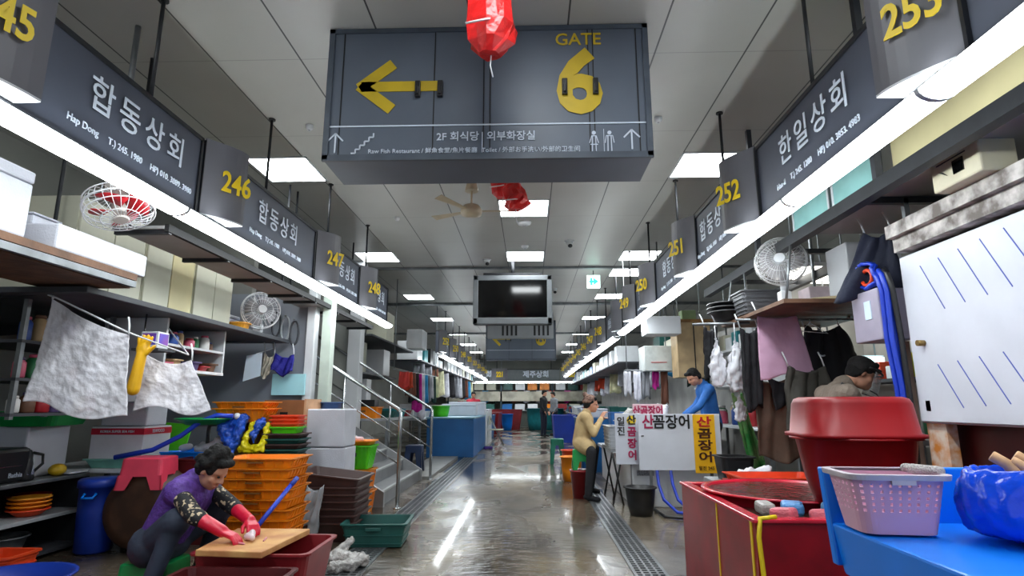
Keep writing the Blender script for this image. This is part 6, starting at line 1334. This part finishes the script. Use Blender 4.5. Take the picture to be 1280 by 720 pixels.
def person(label, J, look,  up=(0, 0, 1), top=None, sleeve=None, trousers=None, shoes=None, k=1.0, vox=.010, hairm=hair, curly=False, long_=False, hands=None, glove=None, sleeve_to=1.0, skirt=False, curl=.5, collar=None, group=None, hk=1.0, bulk=0.0):
    V = {n: Vector(p) for n, p in J.items()}
    r_ = thing('person', label, 'person', ((V['ankL'].x + V['ankR'].x) / 2, (V['ankL'].y + V['ankR'].y) / 2, min(V['ankL'].z, V['ankR'].z) - .07), group)
    b = MB(); hc = V['head']; neck = V['neck']
    head_parts(r_, b, hc, look, up, k * hk, hairm, curly, long_)
    b.cap(neck, hc - Vector(look).normalized() * .03 - Vector((0, 0, .03)), .052 * k, .048 * k)
    def torso(q, g):
        mid = (V['pel'] + neck) / 2
        q.cap(V['shL'], V['shR'], (.062 + g) * k); q.cap(V['hipL'], V['hipR'], (.10 + g) * k)
        for sd in ('L', 'R'):
            hp = V['pel'].lerp(V['hip' + sd], .62); sp = neck.lerp(V['sh' + sd], .55) - (neck - V['pel']).normalized() * .07
            q.cap(hp, sp, (.095 + g) * k, (.095 + g) * k)
        q.cap(V['pel'], neck - (neck - V['pel']).normalized() * .10, (.115 + g) * k, (.115 + g) * k)
        q.cap(neck - (neck - V['pel']).normalized() * .06, neck, (.09 + g) * k, (.055 + g) * k)
    torso(b, -.012)
    for sd in ('L', 'R'):
        b.cap(V['sh' + sd], V['elb' + sd], .046 * k, .036 * k); b.cap(V['elb' + sd], V['wri' + sd], .036 * k, .025 * k)
        b.cap(V['hip' + sd], V['kne' + sd], .078 * k, .054 * k); b.cap(V['kne' + sd], V['ank' + sd], .052 * k, .034 * k)
        ft = V['toe' + sd]; b.cap(V['ank' + sd] - Vector((0, 0, .03)), ft, .035 * k, .027 * k)
        hd = hands[sd] if hands else ((V['wri' + sd] - V['elb' + sd]), (0, 0, -1))
        hand(b, V['wri' + sd], hd[0], hd[1], k, curl, -1 if sd == 'L' else 1)
    b.build('body', skin, r_, remesh=vox * .85, smoothit=3)
    if top:
        c = MB(); torso(c, .014 + bulk)
        for sd in ('L', 'R'):
            if not sleeve:
                e = V['elb' + sd]; w_ = V['wri' + sd]
                c.cap(V['sh' + sd], e, .062 * k, .050 * k)
                if sleeve_to > 0: c.cap(e, e.lerp(w_, sleeve_to * .93), .050 * k, .038 * k)
            else: c.cap(V['sh' + sd], V['sh' + sd].lerp(V['elb' + sd], .25), .066 * k, .062 * k)
        if skirt:
            for sd in ('L', 'R'): c.cap(V['hip' + sd], V['hip' + sd].lerp(V['kne' + sd], .55), .125 * k, .11 * k)
        c.cap(neck + (hc - neck) * .12, neck - (neck - V['pel']).normalized() * .03, .066 * k, .085 * k)
        c.build('jacket' if sleeve else 'top', top, r_, remesh=vox, smoothit=5)
    if sleeve:
        for sd in ('L', 'R'):
            c = MB(); c.cap(V['sh' + sd].lerp(V['elb' + sd], .1), V['elb' + sd], .060 * k, .058 * k); c.cap(V['elb' + sd], V['elb' + sd].lerp(V['wri' + sd], .22), .058 * k, .054 * k); c.build('sleeve', sleeve, r_, remesh=vox, smoothit=4)
    if glove:
        for sd in ('L', 'R'):
            c = MB(); e = V['elb' + sd]; w_ = V['wri' + sd]; c.cap(e.lerp(w_, .25), w_, .046 * k, .038 * k); hd = hands[sd]; hand(c, w_, hd[0], hd[1], k, curl, -1 if sd == 'L' else 1, .0035); c.build('rubber_glove', glove, r_, remesh=.006, smoothit=2)
    if trousers:
        c = MB(); c.cap(V['hipL'], V['hipR'], (.118 + bulk * 1.5) * k); c.cap(V['pel'], (V['pel'] + (neck - V['pel']) * .15), (.12 + bulk * 1.4) * k)
        for sd in ('L', 'R'): c.cap(V['hip' + sd], V['kne' + sd], (.098 + bulk * .8) * k, (.072 + bulk * 1.1) * k); c.cap(V['kne' + sd], V['ank' + sd] + Vector((0, 0, .01)), .070 * k, .052 * k)
        c.build('trousers', trousers, r_, remesh=vox, smoothit=5)
    if shoes:
        for sd in ('L', 'R'):
            c = MB(); a = V['ank' + sd]; t_ = V['toe' + sd]; c.cap(a - Vector((0, 0, .02)), a - Vector((0, 0, .035)), .045 * k, .04 * k); c.cap(a.lerp(t_, -.25) - Vector((0, 0, .035)), t_, .036 * k, .034 * k); c.build('shoe', shoes, r_, remesh=.008, smoothit=3)
    return r_
vest = mat('purple_quilt', hexc('#5a3690'), .7, var=.15, scale=30, bump=.8, bscale=26)
floral = mat('floral_cloth', hexc('#14141a'), .7, scale=34, col2=hexc('#1a1a20'), bump=.2)
_rp = [n for n in floral.node_tree.nodes if n.bl_idname == 'ShaderNodeValToRGB'][0]; _rp.color_ramp.elements[0].position = .40; _rp.color_ramp.elements[0].color = hexc('#c8b494') + (1,); _rp.color_ramp.elements[1].position = .44; _rp.color_ramp.elements[1].color = hexc('#121218') + (1,)
navyt = mat('navy_trousers', hexc('#2c3446'), .8, var=.15, scale=4, bump=.3, bscale=14)
redglove = mat('red_glove', hexc('#d01838'), .35, var=.08, bump=.2)
stool('plastic_stool', 'green plastic stool under the crouching person in purple', (-2.42, 3.93, 0), .34, .22, mat('stool_green', hexc('#0d8a48'), .4))
J = dict(pel=(-2.40, 3.93, .34), neck=(-2.20, 3.90, .71), head=(-2.08, 3.88, .775), shL=(-2.20, 4.05, .655), shR=(-2.22, 3.75, .655),
         elbL=(-2.00, 4.02, .53), elbR=(-2.03, 3.62, .54), wriL=(-1.785, 3.84, .47), wriR=(-1.835, 3.60, .455),
         hipL=(-2.40, 4.03, .32), hipR=(-2.40, 3.83, .32), kneL=(-2.13, 4.15, .50), kneR=(-2.18, 3.70, .49), ankL=(-2.30, 4.24, .08), ankR=(-2.30, 3.66, .08), toeL=(-2.13, 4.27, .03), toeR=(-2.13, 3.62, .03))
person('person in a purple quilted vest, patterned sleeves and red gloves crouching on a green stool', J, (.80, -.12, -.58), (.3, 0, 1), top=vest, sleeve=floral, trousers=navyt, shoes=blackcl, k=.92, hk=1.12, bulk=.02, vox=.010, curly=True, hands=dict(L=((.6, -.75, -.25), (0, 0, -1)), R=((.9, -.1, -.3), (0, 0, -1))), glove=redglove, curl=.55)
blob('fish_fillet', 'white piece of fish held on the cutting board', 'fish', [((-1.72, 3.68, .412), (-1.66, 3.62, .415), .022, .018), ((-1.70, 3.70, .43), (-1.68, 3.66, .42), .02, .018)], mat('fish_white', hexc('#d8c4c8'), .4, bump=.4), vox=.006)
blob('fish_scrap', 'thin reddish scraps spread on the cutting board', 'fish', [((-1.76, 3.60, .396), (-1.68, 3.56, .396), .008, .007), ((-1.62, 3.72, .396), (-1.60, 3.64, .396), .007, .006)], mat('fish_pink', hexc('#d88a9a')), vox=.004)
# seated in beige coat
J = dict(pel=(.755, 7.96, .70), neck=(.83, 7.96, 1.08), head=(.90, 7.96, 1.195), shL=(.80, 8.13, 1.03), shR=(.80, 7.79, 1.03), elbL=(.92, 8.2, .84), elbR=(.90, 7.74, .82), wriL=(1.03, 8.05, .97), wriR=(1.02, 7.85, 1.02),
         hipL=(.76, 8.05, .69), hipR=(.76, 7.87, .69), kneL=(.86 + .1, 8.22, .60), kneR=(.86, 7.70, .60), ankL=(.9, 8.28, .20), ankR=(.80, 7.62, .20), toeL=(1.0, 8.3, .15), toeR=(.92, 7.6, .15))
for a in ('L', 'R'):
    J['ank' + a] = (J['ank' + a][0], J['ank' + a][1], .08); J['toe' + a] = (J['toe' + a][0], J['toe' + a][1], .03)
for _k in J: J[_k] = (J[_k][0] - .07, J[_k][1], J[_k][2])
p = person('person in a beige coat and brown knit hat sitting on the green stool', J, (.95, -.1, -.12), top=mat('beige_coat', hexc('#c8ac7c'), .8, var=.1, bump=.4, bscale=16), trousers=blackcl, shoes=blackcl, k=.95, vox=.013, curl=.6, skirt=True)
h = MB(); h.ell((.815, 7.965, 1.255), (.092, .09, .075)); h.ell((.80, 7.965, 1.24), (.095, .094, .05)); h.ell((.75, 7.97, 1.33), (.035, .035, .035)); h.build('knit_hat', mat('knit_brown', hexc('#a08070'), .9, var=.3, scale=30, col2=hexc('#5a3a34'), bump=.8), p, remesh=.01)
# man in blue
J = dict(pel=(2.55, 8.3, .92), neck=(2.42, 8.22, 1.47), head=(2.28, 8.17, 1.565), shL=(2.44, 8.02, 1.40), shR=(2.50, 8.42, 1.40), elbL=(2.28, 7.98, 1.17), elbR=(2.36, 8.45, 1.17), wriL=(2.12, 8.03, 1.05), wriR=(2.16, 8.35, 1.05),
         hipL=(2.52, 8.2, .90), hipR=(2.55, 8.4, .90), kneL=(2.52, 8.2, .48), kneR=(2.55, 8.42, .48), ankL=(2.56, 8.2, .08), ankR=(2.58, 8.42, .08), toeL=(2.42, 8.18, .03), toeR=(2.44, 8.4, .03))
person('person in a blue long-sleeved shirt bending over the eel stall counter', J, (-.75, -.2, -.55), (-.3, 0, 1), top=mat('blue_shirt', hexc('#2468b8'), .7, var=.1, bump=.3, bscale=10), trousers=blackcl, shoes=blackcl, vox=.013)
# visor man
J = dict(pel=(2.22, 4.42, .92), neck=(2.33, 4.42, 1.34), head=(2.47, 4.40, 1.42), shL=(2.28, 4.60, 1.27), shR=(2.26, 4.22, 1.27), elbL=(2.42, 4.66, 1.04), elbR=(2.42, 4.18, 1.04), wriL=(2.62, 4.52, 1.02), wriR=(2.62, 4.30, 1.02),
         hipL=(2.2, 4.52, .90), hipR=(2.2, 4.32, .90), kneL=(2.22, 4.52, .48), kneR=(2.22, 4.32, .48), ankL=(2.18, 4.52, .08), ankR=(2.18, 4.32, .08), toeL=(2.32, 4.52, .03), toeR=(2.32, 4.32, .03))
p = person('person in a taupe sweater wearing a dark cap and a clear face visor', J, (.85, -.25, -.45), (.3, 0, 1), top=mat('taupe_knit', hexc('#7d7064'), .85, var=.1, bump=.5, bscale=40), trousers=blackcl, shoes=blackcl, vox=.010)
f = Vector((.85, -.25, -.45)).normalized(); u = Vector((.3, 0, 1)); u = (u - f * u.dot(f)).normalized(); s = f.cross(u); hc = Vector((2.47, 4.40, 1.42)); rot = Matrix((s, f, u)).transposed()
h = MB(); h.ell(hc + u * .05 - f * .015, (.092, .105, .082), rot=rot); h.cap(hc + f * .09 + u * .055 - s * .04, hc + f * .09 + u * .055 + s * .04, .02); h.build('cap', mat('cap_black', hexc('#1a1818'), .8, var=.3, scale=20, bump=.4), p, remesh=.009)
MB().sheet(lambda a, b_: tuple(hc + f * (.12 + .03 * b_) * math.cos((a - .5) * 2.2) + s * .115 * math.sin((a - .5) * 2.2) + u * (.045 - .16 * b_)), 16, 8).build('face_visor', mat('visor_clear', hexc('#d8e0e2'), .1, alpha=.35), p, solid=.002)
MB().tube([hc + f * .125 * math.cos(a) + s * .118 * math.sin(a) + u * .04 for a in [(-1.5 + 3 * k / 14) for k in range(15)]], .008, n=8).build('visor_band', black, p)
MB().tube([hc + f * .152 * math.cos(a) + s * .12 * math.sin(a) - u * .115 for a in [(-1.1 + 2.2 * k / 10) for k in range(11)]], .004, n=6).build('visor_edge', black, p)
MB().tube([(2.24, 4.27, 1.345), (2.33, 4.24, 1.28), (2.37, 4.24, 1.18), (2.38, 4.26, 1.0)], .014, n=8).build('apron_strap', black, p)
# far standing man
def stand(label, x, y, h, look, topm, trm, lo=0.0, hairm=hair, arms=None):
    k = h / 1.72; d = Vector(look); d.z = 0; d.normalize(); s = Vector((-d.y, d.x, 0)); P = lambda a, b_, z: tuple(Vector((x, y, lo)) + d * a * k + s * b_ * k + Vector((0, 0, z * k)))
    J = dict(pel=P(0, 0, .95), neck=P(.02, 0, 1.45), head=P(.05, 0, 1.60), shL=P(0, .19, 1.38), shR=P(0, -.19, 1.38), elbL=P(.0, .23, 1.10), elbR=P(.0, -.23, 1.10), wriL=P(.12, .18, .92), wriR=P(.12, -.18, .92),
             hipL=P(0, .09, .92), hipR=P(0, -.09, .92), kneL=P(.03, .1, .5), kneR=P(0, -.1, .5), ankL=P(0, .1, .08), ankR=P(-.03, -.1, .08), toeL=P(.14, .12, .03), toeR=P(.11, -.12, .03))
    return person(label, J, look, top=topm, trousers=trm, shoes=blackcl, k=k, vox=.018, hairm=hairm)
p = stand('person in dark clothes standing far up the aisle before the teal tank', .52, 22.2, 1.72, (.9, -.4, -.2), blackcl, navycl)
p = stand('person in grey standing behind the dark-clothed one far up the aisle', .98, 23.6, 1.68, (-.8, -.4, -.2), mat('grey_cloth', hexc('#8a8e94'), .8), navycl)
p = stand('person in a red top working behind the white foam boxes on the left', -1.95, 20.3, 1.62, (.1, -.95, -.3), mat('red_top', hexc('#c01838'), .7), blackcl)
